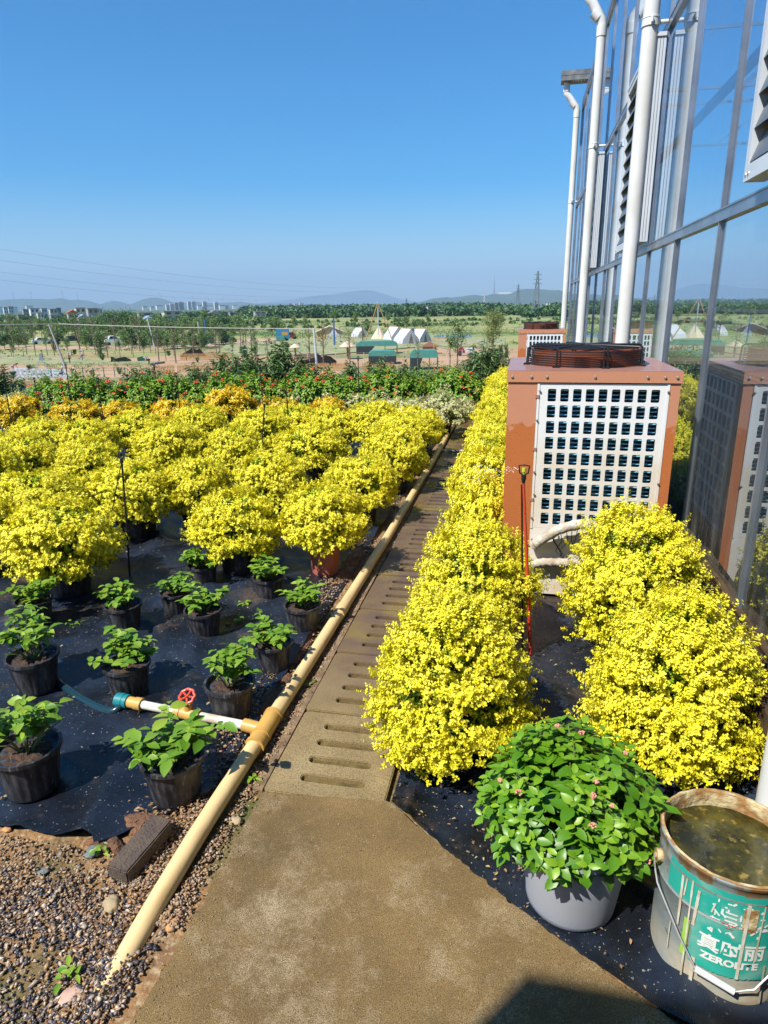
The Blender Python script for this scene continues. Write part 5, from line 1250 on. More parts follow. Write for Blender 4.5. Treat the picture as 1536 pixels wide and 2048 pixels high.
# plantation rows behind the cars
R_ = random.Random(12); cnt = 0; names = []
def dens_row(px0, px1, py, stp, kinds, smin, smax, what, where):
    global cnt
    px = px0; k = 0
    while px < px1:
        if py > 685 and any(a_ < px < b_ for a_, b_ in ((58, 112), (122, 166), (210, 244))): px += 8; continue
        yy = py+R_.uniform(-3, 3); p = at(px, yy); s = R_.uniform(smin, smax); tm = R_.choice(kinds); cnt += 1; k += 1
        place_tree(tm, (p[0], p[1], PLAIN), '%s %s of the %s' % (ORD[k], what, where), 'plantation_tree', 'tree', 'trees of the ' + where, s, R_.uniform(0, 6)); px += stp*R_.uniform(.6, 1.4)
dens_row(0, 420, 697, 11, T_bush+T_dark, .8, 1.15, 'bushy tree from the left', 'front plantation row behind the parked cars')
dens_row(-10, 450, 689, 12, T_bush+T_dark[:1]+T_y, .9, 1.3, 'tree from the left', 'second plantation row behind the cars')
dens_row(-10, 470, 679, 14, T_bush+T_y, 1.0, 1.5, 'tree from the left', 'third plantation row')
dens_row(-10, 480, 669, 16, T_dark+T_bush, 1.2, 1.7, 'tree from the left', 'fourth plantation row')
dens_row(0, 480, 660, 22, T_dark+T_bush, 1.4, 2.0, 'tree from the left', 'rearmost plantation row')
for k, (px, py, s, kd) in enumerate([(28, 700, 1.3, 0), (70, 702, 1.25, 1), (112, 705, .9, 2), (160, 700, 1.3, 0), (190, 700, 1.15, 1), (232, 700, 1.2, 2), (280, 702, 1.3, 0), (318, 722, 1.0, 1), (352, 726, 1.1, 2), (388, 715, 1.0, 0), (440, 705, .9, 1), (505, 725, 1.1, 2), (620, 735, 1.0, 0), (647, 732, 1.15, 1), (700, 735, 1.0, 2), (726, 705, 1.1, 0), (836, 745, .8, 1)]):
    p = at(px, py); place_tree(T_bare[kd], (p[0], p[1], PLAIN), '%s thin almost leafless young tree from the left on the building site' % ORD[k+1], 'bare_young_tree', 'tree', 'thin bare young trees', s, k)
tl = [(482, 700, 1.35, T_y[0], 'slim young tree left of the blue kiosk'), (545, 672, 1.5, T_bush[1], 'rounded tree just left of the blue kiosk'), (555, 668, 1.3, T_bush[0], 'second rounded tree touching the left side of the kiosk'), (589, 672, 1.25, T_y[1], 'narrow tree between kiosk and tan tent cabin'), (612, 672, 1.35, T_y[2], 'narrow tree left of the tan tent cabin'), (590, 655, 1.0, T_y[3], 'far narrow tree above the kiosk roof'),
      (710, 668, 1.35, T_y[1], 'tall narrow tree right of the tan tent cabin'), (735, 668, 1.2, T_bush[2], 'broad tree beside the yellow pole frame'), (776, 664, 1.1, T_ball[0], 'ball topped tree right of the pole frame'), (792, 664, .9, T_ball[1], 'small ball topped tree above the first white tent'), (799, 664, .95, T_ball[0], 'ball topped tree next to the small one above the white tents'), (813, 686, 1.15, T_ball[1], 'ball topped tree in front of the blue marked tent'),
      (829, 682, 1.0, T_ball[0], 'ball topped tree left of the widest white tent'), (841, 684, 1.0, T_ball[1], 'ball topped tree before the widest white tent'), (855, 664, 1.05, T_ball[0], 'ball topped tree right of the white tents'), (900, 735, 1.0, T_y[0], 'thin leafed tree beside the third green roofed dome'), (915, 738, 1.3, T_y[3], 'airy young tree in front of the pond'), (385, 680, 1.1, T_y[2], 'slim tree left of the concrete post'), (432, 684, 1.4, T_y[0], 'slim tree right of the concrete post'), (492, 692, 1.2, T_y[1], 'slim tree by the group of workers'),
      (403, 706, .9, T_y[3], 'young tree beside the first black tarp'), (575, 705, .55, T_bush[3], 'low green bush in the lawn'), (488, 715, .6, T_dark[0], 'dark low conifer in the lawn'), (510, 712, .55, T_bush[2], 'small bush right of the dark conifer')]
for k, (px, py, s, tm, lab) in enumerate(tl):
    p = at(px, py); place_tree(tm, (p[0], p[1], PLAIN), lab, 'young_tree', s=s, rz=k)
for k, (px, py, s) in enumerate([(110, 703, .45), (150, 712, .35), (200, 712, .45), (205, 722, .35), (60, 745, .3), (148, 752, .28), (240, 750, .3), (28, 762, .35), (185, 755, .3), (395, 725, .25), (338, 715, .35), (450, 716, .3), (540, 715, .3)]):
    p = at(px, py); place_tree(T_dark[k % 3], (p[0], p[1], PLAIN), '%s knee high dark shrub from the front list on the bare soil' % ORD[k+1] if False else ['dark shrub under the white sedan', 'low shrub behind the dark dressed worker', 'upright dark shrub behind the pale worker', 'tiny shrub right of the pale worker', 'small shrub left on the grey slab edge', 'small shrub by the crouching worker', 'small shrub right of the green stake fence', 'low shrub at the far left of the soil bank', 'small shrub on the soil bank', 'tiny shrub beside the picket fence', 'low shrub left of the green covered heap', 'low shrub behind the long picket fence', 'low shrub at the lawn edge'][k], 'small_shrub', 'shrub', s=s, rz=k)
# the tall bushy tree by the hedge end
T_r = tree_meshes(160, 7.2, 1.7, .35, 4200, .15, leaf_mat('light_tree_leaf', [(0, (.10, .15, .03)), (.5, (.20, .26, .06)), (1, (.30, .36, .10))], .6, .25), False, 34, 1.0)
p = at(984, 730); place_tree(T_r, (p[0], p[1], PLAIN), 'tall light green bushy tree left of the farther heat pump', 'bushy_tree', s=(.85, .85, .94))
p = at(988, 738); place_tree(T_dark[1], (p[0], p[1], PLAIN), 'dark shrub at the foot of the tall light green tree', 'small_shrub', 'shrub', s=.8)
for k, px in enumerate((1000, 1010)):
    p = at(px, 722); place_tree(T_dark[2], (p[0], p[1], PLAIN), ['left', 'right'][k]+' one of two small dark conifers beside the tall light green tree', 'small_conifer', 'tree', s=(.35, .35, .75))
# forest belt across the plain
def belt(name, px0, px1, py, D0, hpx, n, m, lsz, seed, group=None):
    r_ = np.random.default_rng(seed); P_ = []
    for k in range(n):
        px = r_.uniform(px0, px1); yy = py(px) if callable(py) else py; D = D0*r_.uniform(.9, 1.25); q = far(px, yy, D); g_ = mpp(q); hh = hpx*g_*r_.uniform(.6, 1.1); w_ = hh*r_.uniform(.35, .6)
        base = np.array([q[0], q[1], PLAIN]); m_ = 70
        u = unit(r_.normal(0, 1, (m_, 3))); P_.append(base+np.array([0, 0, hh*.5])+u*np.array([w_, w_, hh*.5])*r_.uniform(.6, 1, (m_, 1)))
    P_ = np.concatenate(P_); n = len(P_); Dd = r_.normal(0, 1, (n, 3)); Nn = r_.normal(0, .6, (n, 3)); Nn[:, 2] += .8; L_ = lsz*r_.uniform(.6, 1.3, n)
    o = obj(name, leafmesh(name, [leaves(P_, Dd, Nn, L_, L_*.8, np.clip(r_.normal(.45, .25, n), 0, 1))], m)); o['kind'] = 'stuff'; return o
belt('forest_belt', 500, 1300, 627, 500, 16, 900, m_td, 2.2, 1)
belt('forest_belt', 480, 1000, 616, 800, 12, 700, m_td, 3.2, 2)
belt('village_trees', -40, 560, 640, 330, 10, 560, m_tl, 1.3, 3)
belt('village_trees', -40, 600, 629, 520, 8, 500, m_td, 2.1, 4)
belt('field_shrubs', 440, 1180, 648, 270, 5, 160, m_tl, .8, 5)
belt('right_side_trees', 1050, 2300, 625, 420, 14, 500, m_td, 1.9, 6)
belt('left_side_trees', -1500, -40, 650, 320, 22, 900, m_td, 1.8, 7)

# ---- small built things on the site
m_wd = mat('yellow_pickets', (.50, .28, .10), .7, col2=(.40, .22, .08), scale=2); m_wd2 = mat('red_wood', (.30, .14, .09), .8)
m_tarp = mat('black_tarp', (.012, .013, .018), .45); m_can = mat('cream_canvas', (.62, .50, .36), .8, col2=(.55, .44, .3), scale=1); m_wcan = mat('white_canvas', (.48, .49, .52), .8)
m_post = mat('pale_concrete_post', (.42, .40, .37), .8); m_grn = mat('green_metal', (.03, .12, .08), .5); m_dome = mat('teal_canvas', (.07, .26, .22), .7, col2=(.05, .2, .17), scale=2)
m_car_w = mat('white_car_paint', (.7, .72, .75), .25); m_car_d = mat('dark_car_paint', (.03, .035, .045), .25); m_glassd = mat('car_glass', (.02, .03, .04), .1); m_tyre = mat('tyre', (.015, .015, .015), .8)
m_blue = mat('blue_tin', (.04, .19, .32), .5); m_mar = mat('maroon_paint', (.20, .02, .04), .4); m_tin = mat('grey_slab', (.36, .37, .38), .8)
def base(px, py): p = at(px, py); return np.array([p[0], p[1], PLAIN])
def facing(p): return math.atan2(p[1], p[0])-PI/2
def car(px, py, L, H, m, label):
    p = base(px, py); t = thing('parked_car', label, 'car', p, facing(p)+.15, 'cars parked on the plain')
    W_ = 1.7; o = [(-.5, .22), (-.5, .55), (-.44, .60), (-.30, .66), (-.20, .97), (.17, 1.0), (.34, .68), (.47, .60), (.5, .5), (.5, .22)]
    MB().prism([(a*L, b_*H) for a, b_ in o], -W_/2, W_/2, plane='xz').build('body', m, t)
    MB().prism([(a*L, b_*H) for a, b_ in [(-.27, .68), (-.19, .92), (-.03, .95), (-.03, .68)]], -W_/2-.02, -W_/2+.3, plane='xz').prism([(a*L, b_*H) for a, b_ in [(-.01, .68), (-.01, .95), (.15, .94), (.29, .68)]], -W_/2-.02, -W_/2+.3, plane='xz').build('side_window', m_glassd, t)
    for a in (-.31, .31):
        for yq in (-W_/2, W_/2): MB().lathe([(0, -.1), (.33, -.1), (.33, .1), (0, .1)], 16, (a*L, yq, .33), 'y').build('wheel', m_tyre, t)
car(85, 688, 4.6, 1.5, m_car_w, 'white sedan parked in front of the tree plantation, left'); car(145, 685, 4.6, 1.6, m_car_d, 'dark car half hidden by young trees between the two white cars'); car(227, 690, 3.2, 2.0, m_car_w, 'white van like car right of the dark one')
car(581, 678, 3.0, 1.6, m_mar, 'maroon car beside the blue kiosk'); car(460, 686, 2.8, 1.5, m_car_d, 'dark blue vehicle on the dirt track left of the workers')
def picket(px0, py0, px1, py1, h, m, label, step=.18):
    a, b_ = base(px0, py0), base(px1, py1); t = thing('picket_fence', label, 'fence', a, 0, 'low picket fences on the site'); d = b_-a; l = np.linalg.norm(d); n = int(l/step); b = MB(); u = d/l; rz = math.atan2(u[1], u[0])
    for k in range(n): b.cbox(u*step*k+np.array([0, 0, h/2]), (step*.55, .03, h*(1+.06*math.sin(k*7))), rz)
    b.build('pickets', m, t); r2 = MB(); r2.bar(np.array([0, 0, h*.3]), d+np.array([0, 0, h*.3]), .05).bar(np.array([0, 0, h*.75]), d+np.array([0, 0, h*.75]), .05); r2.build('rail', m, t)
picket(305, 747, 352, 745, .9, m_wd, 'yellow picket fence in front, left of the black tarps'); picket(356, 744, 432, 741, .8, m_wd, 'pale picket fence right of the leftmost one'); picket(362, 721, 466, 718, 1.0, m_wd, 'long orange picket fence below the first black tent'); picket(590, 742, 704, 740, .9, m_wd, 'picket fence below the spread black tarp'); picket(726, 740, 790, 738, .85, m_wd, 'grey yellow picket fence in front of the second dome')
picket(20, 754, 104, 752, .9, m_post, 'white mesh barrier along the grey slab', .5); picket(560, 722, 640, 716, .8, m_wd2, 'dark red fence behind the spread tarp')
def stakes(pts, h, m, label, name='stake_fence'):
    a = base(*pts[0]); t = thing(name, label, 'fence', a); b = MB(); Q = [base(*q)-a for q in pts]
    for q in Q: MB().bar(q, q+np.array([0, 0, h]), .07).build('stake', m, t)
    w_ = MB()
    for z in (.3, .7, .95):
        for i in range(len(Q)-1): w_.bar(Q[i]+np.array([0, 0, h*z]), Q[i+1]+np.array([0, 0, h*z]), .02)
    w_.build('wire', m, t)
stakes([(104+21*k, 756-.3*k) for k in range(8)], 1.1, m_grn, 'green stake fence with wires along the soil bank'); stakes([(0+24*k, 716-.6*k) for k in range(14)], 1.0, m_grn, 'thin wire fence below the plantation'); stakes([(560+28*k, 732-.8*k) for k in range(15)], 1.5, m_post, 'pale wire fence running past the domes')
stakes([(640+40*k, 700-.5*k) for k in range(10)], 1.4, m_post, 'pale fence across the lawn in front of the tents')
# flat things on the soil
def sheet(name, pts, m, dz=.03):
    Q = [at(*q) for q in pts]; struct(MB().prism([(q[0], q[1]) for q in Q], PLAIN-.3, PLAIN+.15+dz).build(name, m))
m_lawn = mat('site_lawn', (.16, .23, .08), .9, col2=(.36, .30, .17), scale=.5, world=True); m_dirt = mat('bare_dirt', (.46, .31, .21), .9, col2=(.36, .25, .16), scale=.15, world=True); m_pond = mat('pond_water', (.05, .08, .12), .08)
sheet('lawn', [(-200, 728), (-200, 706), (60, 711), (180, 722), (330, 725), (300, 729), (60, 731)], m_lawn); sheet('lawn', [(430, 712), (455, 688), (720, 676), (1010, 676), (1010, 692), (830, 696), (640, 712)], m_lawn)
sheet('dirt_road', [(-200, 700), (-200, 694), (330, 694), (420, 690), (440, 694), (330, 699)], m_dirt, .02); sheet('dirt_road', [(380, 694), (430, 684), (560, 678), (570, 681), (450, 690)], m_dirt, .05)
sheet('slab', [(20, 757), (30, 738), (130, 742), (145, 756)], m_tin); sheet('pond', [(866, 676), (872, 671), (940, 670), (945, 676), (900, 680)], m_pond, .06)
r_ = np.random.default_rng(44); Pq = []
for k in range(1500):
    px, py = r_.uniform(-300, 1100), r_.uniform(684, 775); q = at(px, py)
    if mnoise.noise(Vector((q[0]*.06, q[1]*.06, 1))) < -.02: continue
    h = r_.uniform(.12, .5); Pq.append(np.array([q[0], q[1], PLAIN+.1])+r_.normal(0, 1, (22, 3))*np.array([h*.7, h*.7, h*.35])+np.array([0, 0, h*.5]))
for k in range(900):
    px, py = r_.uniform(400, 1150), r_.uniform(645, 684); q = at(px, py)
    if mnoise.noise(Vector((q[0]*.02, q[1]*.02, 5))) < .05: continue
    h = r_.uniform(.4, 1.3); Pq.append(np.array([q[0], q[1], PLAIN+.1])+r_.normal(0, 1, (20, 3))*np.array([h*1.2, h*1.2, h*.35])+np.array([0, 0, h*.5]))
Pq = np.concatenate(Pq); n = len(Pq); Dd = r_.normal(0, 1, (n, 3)); Nn = r_.normal(0, .5, (n, 3)); Nn[:, 2] += 1; dq = np.hypot(Pq[:, 0], Pq[:, 1]); L_ = dq*.0016*r_.uniform(.6, 1.4, n)
o = obj('weeds', leafmesh('weeds', [leaves(Pq, Dd, Nn, L_, L_*.7, np.clip(r_.normal(.55, .3, n), 0, 1))], m_tl)); o['kind'] = 'stuff'
for k in range(22):
    px = 8+k*26.5+r_.uniform(-8, 8); p = at(px, r_.uniform(704, 722)); place_tree([T_bare[k % 3], T_y[k % 4]][k % 2], (p[0], p[1], PLAIN), '%s staked sapling from the left in the loose row on the site' % ORD[k+1], 'sapling', 'tree', 'staked saplings on the site', r_.uniform(.6, 1.0), k)
# black tarps
def tarp(px, py, pts, label, m=m_tarp):
    p = base(px, py); g_ = mpp(p); t = obj('tarp', None, None, p, facing(p)); tag(t, label, 'tarp', 'black tarps on the site'); V = []; top = []
    for x, z in pts: V += [(x*g_, -.6, z*g_*.96), (x*g_*.9, 1.6, z*g_*.6)]
    n = len(pts); MB().add(V+[(0, .5, 0)], [(2*i, 2*i+2, 2*i+3, 2*i+1) for i in range(n-1)], smooth=False).build('sheet', m, t)
    b = MB(); V = []
    for x, z in pts: V += [(x*g_, -.6, z*g_*.96), (x*g_, -.55, 0)]
    b.add(V, [(2*i, 2*i+2, 2*i+3, 2*i+1) for i in range(n-1)]); b.build('front', m, t)
tarp(386, 712, [(-25, 0), (-20, 6), (-8, 12), (0, 17), (8, 13), (14, 15), (22, 5), (26, 0)], 'black tent like tarp above the long orange fence'); tarp(637, 730, [(-34, 0), (-34, 12), (-20, 13), (-10, 15), (0, 24), (8, 16), (14, 20), (24, 18), (36, 8), (20, 2)], 'spread black tarp with peaks in front of the white post')
tarp(243, 725, [(-20, 0), (-18, 14), (-10, 9), (0, 11), (8, 12), (18, 6), (20, 0)], 'small black tarp with a spike, left'); tarp(286, 724, [(-10, 0), (-10, 10), (0, 12), (10, 11), (11, 0)], 'green covered heap right of the spiked tarp', m_grn)
# tents
def tent(px, py, w_, h, m, label, kind='ridge', door=True, depth=4.0, yaw=.5):
    p = base(px, py); t = thing('tent', label, 'tent', p, facing(p)+yaw, 'camping tents on the lawn'); W2 = w_/2
    if kind == 'cone':
        b = MB(); n = 8; V = [(0, 0, h)]+[(W2*math.cos(2*PI*i/n), W2*math.sin(2*PI*i/n), 0) for i in range(n)]; b.add(V, [(0, 1+i, 1+(i+1) % n) for i in range(n)]).build('canvas', m, t)
        MB().add([(-W2*.25, -W2*.98, 0), (W2*.3, -W2*.98, 0), (0, -W2*.55, h*.45)], [(0, 1, 2)]).build('door', m_can, t)
    else:
        b = MB().prism([(-W2, 0), (-W2*.88, h*.35), (0, h), (W2*.88, h*.35), (W2, 0)], 0, depth, plane='xz'); b.build('canvas', m, t)
        MB().prism([(-W2*.3, 0), (W2*.3, 0), (0, h*.7)], -.04, -.01, plane='xz').build('door', m_dkd, t)
        MB().bar((0, -.3, h+.05), (0, depth+.3, h+.05), .08).build('ridge_pole', m_wd, t)
m_dkd = mat('tent_opening', (.20, .15, .11), .9)
tent(758, 679, 4.2, 3.0, m_can, 'cream pointed tent under the yellow pole frame', 'cone'); tent(797, 681, 3.6, 2.9, m_wcan, 'white ridge tent left of the blue marked one'); tent(822, 689, 4.0, 3.0, m_wcan, 'white tent with blue marks, nearest of the tents'); tent(851, 686, 4.0, 2.8, m_wcan, 'widest plain white tent at the right end of the tents', depth=5, yaw=.9); tent(727, 674, 3, 2.2, m_wcan, 'low white tent left of the pole frame')
# tan tent cabin
p = base(660, 677); t = thing('tent_cabin', 'tan gabled tent cabin with a white entrance flap', 'cabin', p, facing(p)); 
MB().prism([(-3.2, 0), (-3.2, 1.6), (0, 2.8), (3.2, 1.6), (3.2, 0)], 0, 4, plane='xz').build('wall', m_can, t); MB().prism([(-3.5, 1.5), (0, 2.83), (3.5, 1.5), (3.5, 1.6), (0, 2.98), (-3.5, 1.6)], -.6, 4.3, plane='xz').build('roof', m_can, t)
MB().prism([(-.8, 0), (1.0, 2.5), (2.6, 0)], -.65, -.5, plane='xz').build('flap', m_wcan, t); MB().prism([(-2.9, 0), (-2.9, 1.5), (-1.1, 1.7), (-1.1, 0)], -.1, -.02, plane='xz').build('door', m_wd, t)
# pole frame
p = base(757, 684); t = thing('pole_frame', 'tall yellow pole frame with a white centre mast', 'frame', p, facing(p))
for a in (-2.9, 3.1): MB().tube([(a, 0, 0), (0, 0, 8.0)], .09, 8).build('leg', m_wd, t)
MB().tube([(0, .2, 1.5), (0, .1, 8.2)], .10, 8).build('mast', m_wcan, t); MB().tube([(-1.4, 0, 3.9), (1.5, 0, 3.9)], .05, 6).build('crossbar', m_wd, t)
# green roofed mesh domes
m_mesh = mat('dark_mesh', (.02, .025, .03), .7)
for px, py, w_, h, lab, opn in ((765, 729, 3.6, 1.75, 'small green roofed dome with black sides in front', 0), (848, 740, 3.3, 2.3, 'green roofed dome with an open mesh front, right', 1), (754, 708, 6.6, 2.0, 'widest green roofed dome behind the others', 1)):
    p = base(px, py); t = thing('garden_dome', lab, 'pavilion', p, facing(p), 'green roofed domes'); W2 = w_/2
    MB().prism([(-W2*1.03, h*.62), (-W2, h*.82), (-W2*.8, h), (W2*.8, h), (W2, h*.82), (W2*1.03, h*.62)], 0, 2.6, plane='xz').build('roof', m_dome, t)
    b = MB()
    for x in ((-W2, W2, -W2*.3, W2*.4)):
        for yq in (.1, 2.5): b.bar((x, yq, 0), (x, yq, h*.65), .09)
    b.build('post', m_grn, t)
    if opn: MB().prism([(-W2, 0), (-W2, h*.62), (-W2*.1, h*.62), (-W2*.4, 0)], .0, .05, plane='xz').build('side_curtain', m_mesh, t)
    else: MB().prism([(-W2, 0), (-W2, h*.62), (W2, h*.62), (W2, 0)], .0, 2.5, plane='xz').build('side_curtain', m_mesh, t)
# wooden hut, thatched umbrellas, kiosk
p = base(859, 708); t = thing('wooden_hut', 'small brown wooden hut behind the third dome', 'hut', p, facing(p)); MB().box((-1.1, 0, 0), (1.1, 1.5, 1.2)).build('wall', m_wd, t); MB().prism([(-1.4, 1.15), (0, 1.9), (1.4, 1.15)], -.25, 1.7, plane='xz').build('roof', m_wd2, t)
for px, py, s, lab in ((591, 712, 1.0, 'small thatched shade umbrella left of the spread tarp'), (696, 718, 1.35, 'larger thatched shade umbrella right of the white post')):
    p = base(px, py); t = thing('thatched_umbrella', lab, 'umbrella', p, 0, 'thatched shade umbrellas', s); MB().tube([(0, 0, 0), (0, 0, 1.6)], .12, 8).build('post', m_wd2, t); MB().lathe([(.9, 1.25), (.95, 1.35), (.4, 1.75), (0, 1.95)], 14).build('thatch', m_can, t)
p = base(566, 683); t = thing('blue_kiosk', 'blue tin kiosk on wheels next to the maroon car', 'kiosk', p, facing(p)); MB().box((-1.5, 0, .4), (1.5, 2, 2.7)).build('body', m_blue, t); MB().box((-.2, -.03, 1.3), (1.2, -.001, 2.1)).build('hatch', m_wd, t); MB().box((-1.3, -1.1, .3), (.4, -.01, 1.2)).build('front_cab', m_dome, t)
for a in (-1, .9): MB().lathe([(0, -.08), (.35, -.08), (.35, .08), (0, .08)], 14, (a, -.1, .35), 'y').build('wheel', m_tyre, t)
p = base(416, 688); t = thing('blue_cabin', 'low blue tin cabin left of the concrete post', 'cabin', p, facing(p)); MB().box((-1.4, 0, 0), (1.4, 2, 1.6)).build('wall', m_blue, t); MB().box((-1.6, -.2, 1.6), (1.6, 2.2, 1.75)).build('roof', m_tin, t)
p = base(933, 712); t = thing('motor_tricycle', 'maroon motor tricycle with white cargo near the tall tree', 'tricycle', p, facing(p)); MB().box((-.2, 0, .5), (1.3, 1.2, 1.1)).build('cargo_box', m_wcan, t); MB().prism([(-1.3, .4), (-1.2, 1.2), (-.6, 1.3), (-.25, .6), (-.25, .4)], .2, 1, plane='xz').build('cab', m_mar, t)
for a in (-1.0, .7): MB().lathe([(0, -.08), (.35, -.08), (.35, .08), (0, .08)], 14, (a, .1, .35), 'y').build('wheel', m_tyre, t)
p = base(957, 712); o = stone(957, 712, .01, m_can, 'tan heap of earth between tricycle and white post', .5, 3); o.location = tuple(p); o.scale = (170, 120, 130); o.name = 'earth_heap'; o['category'] = 'heap'; del o['group']
# frames
def frame(px, py, w_, h, m, label, name='metal_frame'):
    p = base(px, py); t = thing(name, label, 'frame', p, facing(p)); 
    for x in (-w_/2, w_/2): MB().bar((x, 0, 0), (x, 0, h), .12).build('post', m, t)
    MB().bar((-w_/2, 0, h), (w_/2, 0, h), .12).bar((-w_/2, 0, h*.8), (w_/2, 0, h*.8), .06).build('beam', m, t)
frame(703, 680, 5.2, 3.0, m_grn, 'green metal frame right of the tent cabin'); frame(882, 712, 2.2, 2.6, m_wd, 'wooden post frame right of the wooden hut')
# poles
def pole(px0, py0, px1, py1, r0, m, label, name='utility_pole', extra=None):
    p = base(px0, py0); g_ = mpp(p); h = (py0-py1)*g_*1.0; dx_ = (px1-px0)*g_
    t = thing(name, label, 'pole', p, facing(p)); MB().tube([(0, 0, 0), (dx_*.5, 0, h*.5), (dx_, 0, h)], [r0, r0*.85, r0*.65], 10).build('shaft', m, t)
    if extra: MB().bar((dx_-extra, 0, h*.97), (dx_+extra, 0, h*.97), .10).build('crossarm', m, t)
    return p+np.array([0, 0, h])
a1 = pole(131, 735, 113, 651, .16, m_post, 'leaning pale utility pole at the left with a cable', extra=.35)
pole(310, 698, 302, 636, .14, m_wcan, 'white lamp pole right of the parked cars', 'lamp_pole', .9); pole(401, 690, 400, 645, .22, m_post, 'short concrete post above the first black tent', 'post'); a2 = pole(634, 737, 631, 660, .17, m_wcan, 'white post at the spread black tarp', 'post', .4); pole(969, 714, 970, 676, .10, m_wcan, 'white post left of the tall bushy tree', 'post')
m_bluep = mat('blue_wrap', (.03, .12, .30), .6)
for k, (px, py, p2, lab) in enumerate([(414, 690, 625, 'left tree with blue wrapped trunk'), (669, 692, 628, 'blue wrapped tree right of the tent cabin')]):
    p = base(px, py); g_ = mpp(p); h = (py-p2)*g_; t = thing('wrapped_tree', lab, 'tree', p); MB().tube([(0, 0, 0), (0, 0, h*.9)], [.2, .15], 8).build('trunk', m_bluep, t)
    o = obj('crown', T_ball[k][1], t, (0, 0, h*.9-3.6)); 
def cable(a, b_, sag, r, label, m=m_post):
    a, b_ = np.array(a), np.array(b_); n = 24; Q = [a+(b_-a)*i/n-np.array([0, 0, sag*4*(i/n)*(1-i/n)]) for i in range(n+1)]
    tag(MB().tube(np.array(Q)-a, r, 5).build('overhead_cable', m, None, tuple(a)), label, 'cable')
e0 = far(-60, 650, 98); cable(e0, a1, .0, .045, 'pale cable running from the leaning pole out of the frame, left'); cable(a1, a2, .15, .05, 'long pale cable between the leaning pole and the white post')
for k, (q0_, q1_, lab) in enumerate([((-60, 488), (760, 575), 'uppermost faint power line crossing the sky, left'), ((-60, 512), (760, 582), 'second faint power line crossing the sky'), ((-60, 536), (700, 590), 'third faint power line crossing the sky'), ((-60, 552), (640, 594), 'lowest faint power line in the left sky')]):
    cable(far(*q0_, 480), far(*q1_, 950), 8, .05, lab, m_inner)
# ---- people
m_skin = mat('skin', (.45, .25, .16), .6)
def skin_obj(name, J, E_, m, parent, root=0):
    me = bpy.data.meshes.new(name); me.from_pydata([j[:3] for j in J], E_, []); o = obj(name, me, parent); me.materials.append(m); sk = o.modifiers.new('skin', 'SKIN')
    for i, v in enumerate(me.skin_vertices[0].data): v.radius = (J[i][3], J[i][3]*.85); v.use_root = (i == root)
    o.modifiers.new('sub', 'SUBSURF').levels = 1; o.modifiers['sub'].render_levels = 1; return o
def person(px, py, pose, top, bot, label, hat=None, rz=0):
    p = base(px, py); t = thing('person', label, 'person', p, facing(p)+rz, 'workers on the site'); st = pose == 'stand'
    hz = .92 if st else (.80 if pose == 'bend' else .38)
    if st: ch, nk, hd = (0, 0, 1.32), (0, 0, 1.46), (0, -.01, 1.60)
    elif pose == 'bend': ch, nk, hd = (.32, 0, 1.02), (.44, 0, 1.02), (.56, 0, .98)
    else: ch, nk, hd = (.18, 0, .74), (.24, 0, .86), (.30, 0, .98)
    J = [(0, 0, hz, .13), (ch[0]*.5, 0, (hz+ch[2])/2, .13), (*ch, .15), (*nk, .055), (*hd, .095), (hd[0]+.01, hd[1], hd[2]+.10, .08)]; E_ = [(0, 1), (1, 2), (2, 3), (3, 4), (4, 5)]
    sh = [(0, 0, hz, .15), (ch[0]*.5, 0, (hz+ch[2])/2, .155), (*ch, .17)]; se = [(0, 1), (1, 2)]; tr = [(0, 0, hz, .15)]; te = []
    for s in (-1, 1):
        el = (ch[0]+.05, s*.27, ch[2]-.22) if st else (ch[0]+.12, s*.24, ch[2]-.24); ha = (el[0]+.12, s*.24, el[2]-.22)
        k = len(J); J += [(ch[0], s*.19, ch[2]+.04, .055), (*el, .042), (*ha, .032), (ha[0]+.03, ha[1], ha[2]-.09, .035)]; E_ += [(2, k), (k, k+1), (k+1, k+2), (k+2, k+3)]
        k = len(sh); sh += [(ch[0], s*.19, ch[2]+.04, .07), (*el, .055)]; se += [(2, k), (k, k+1)]
        if pose == 'crouch': kn, an = (.34, s*.14, .46), (.02, s*.13, .08)
        else: kn, an = (.03, s*.11, hz*.52), (0, s*.12, .08)
        k = len(J); J += [(0, s*.1, hz-.06, .09), (*kn, .06), (*an, .04), (an[0]+.16, an[1], .04, .035)]; E_ += [(0, k), (k, k+1), (k+1, k+2), (k+2, k+3)]
        k = len(tr); tr += [(0, s*.1, hz-.06, .105), (*kn, .08), (*an, .065)]; te += [(0, k), (k, k+1), (k+1, k+2)]
    skin_obj('body', J, E_, m_skin, t); skin_obj('shirt', sh, se, top, t); skin_obj('trousers', tr, te, bot, t)
    b = MB().lathe([(.23 if hat else .10, -.01), (.11, .02), (.10, .09), (.0, .13)], 14, (hd[0], hd[1], hd[2]+.06)); b.build('hat' if hat else 'hair', hat or m_tarp, t)
m_cw = mat('white_cloth', (.6, .6, .6), .9); m_cb = mat('blue_cloth', (.05, .09, .20), .9); m_cd = mat('dark_cloth', (.02, .02, .025), .9); m_cp = mat('pink_cloth', (.40, .15, .17), .9); m_cg = mat('grey_cloth', (.25, .27, .3), .9)
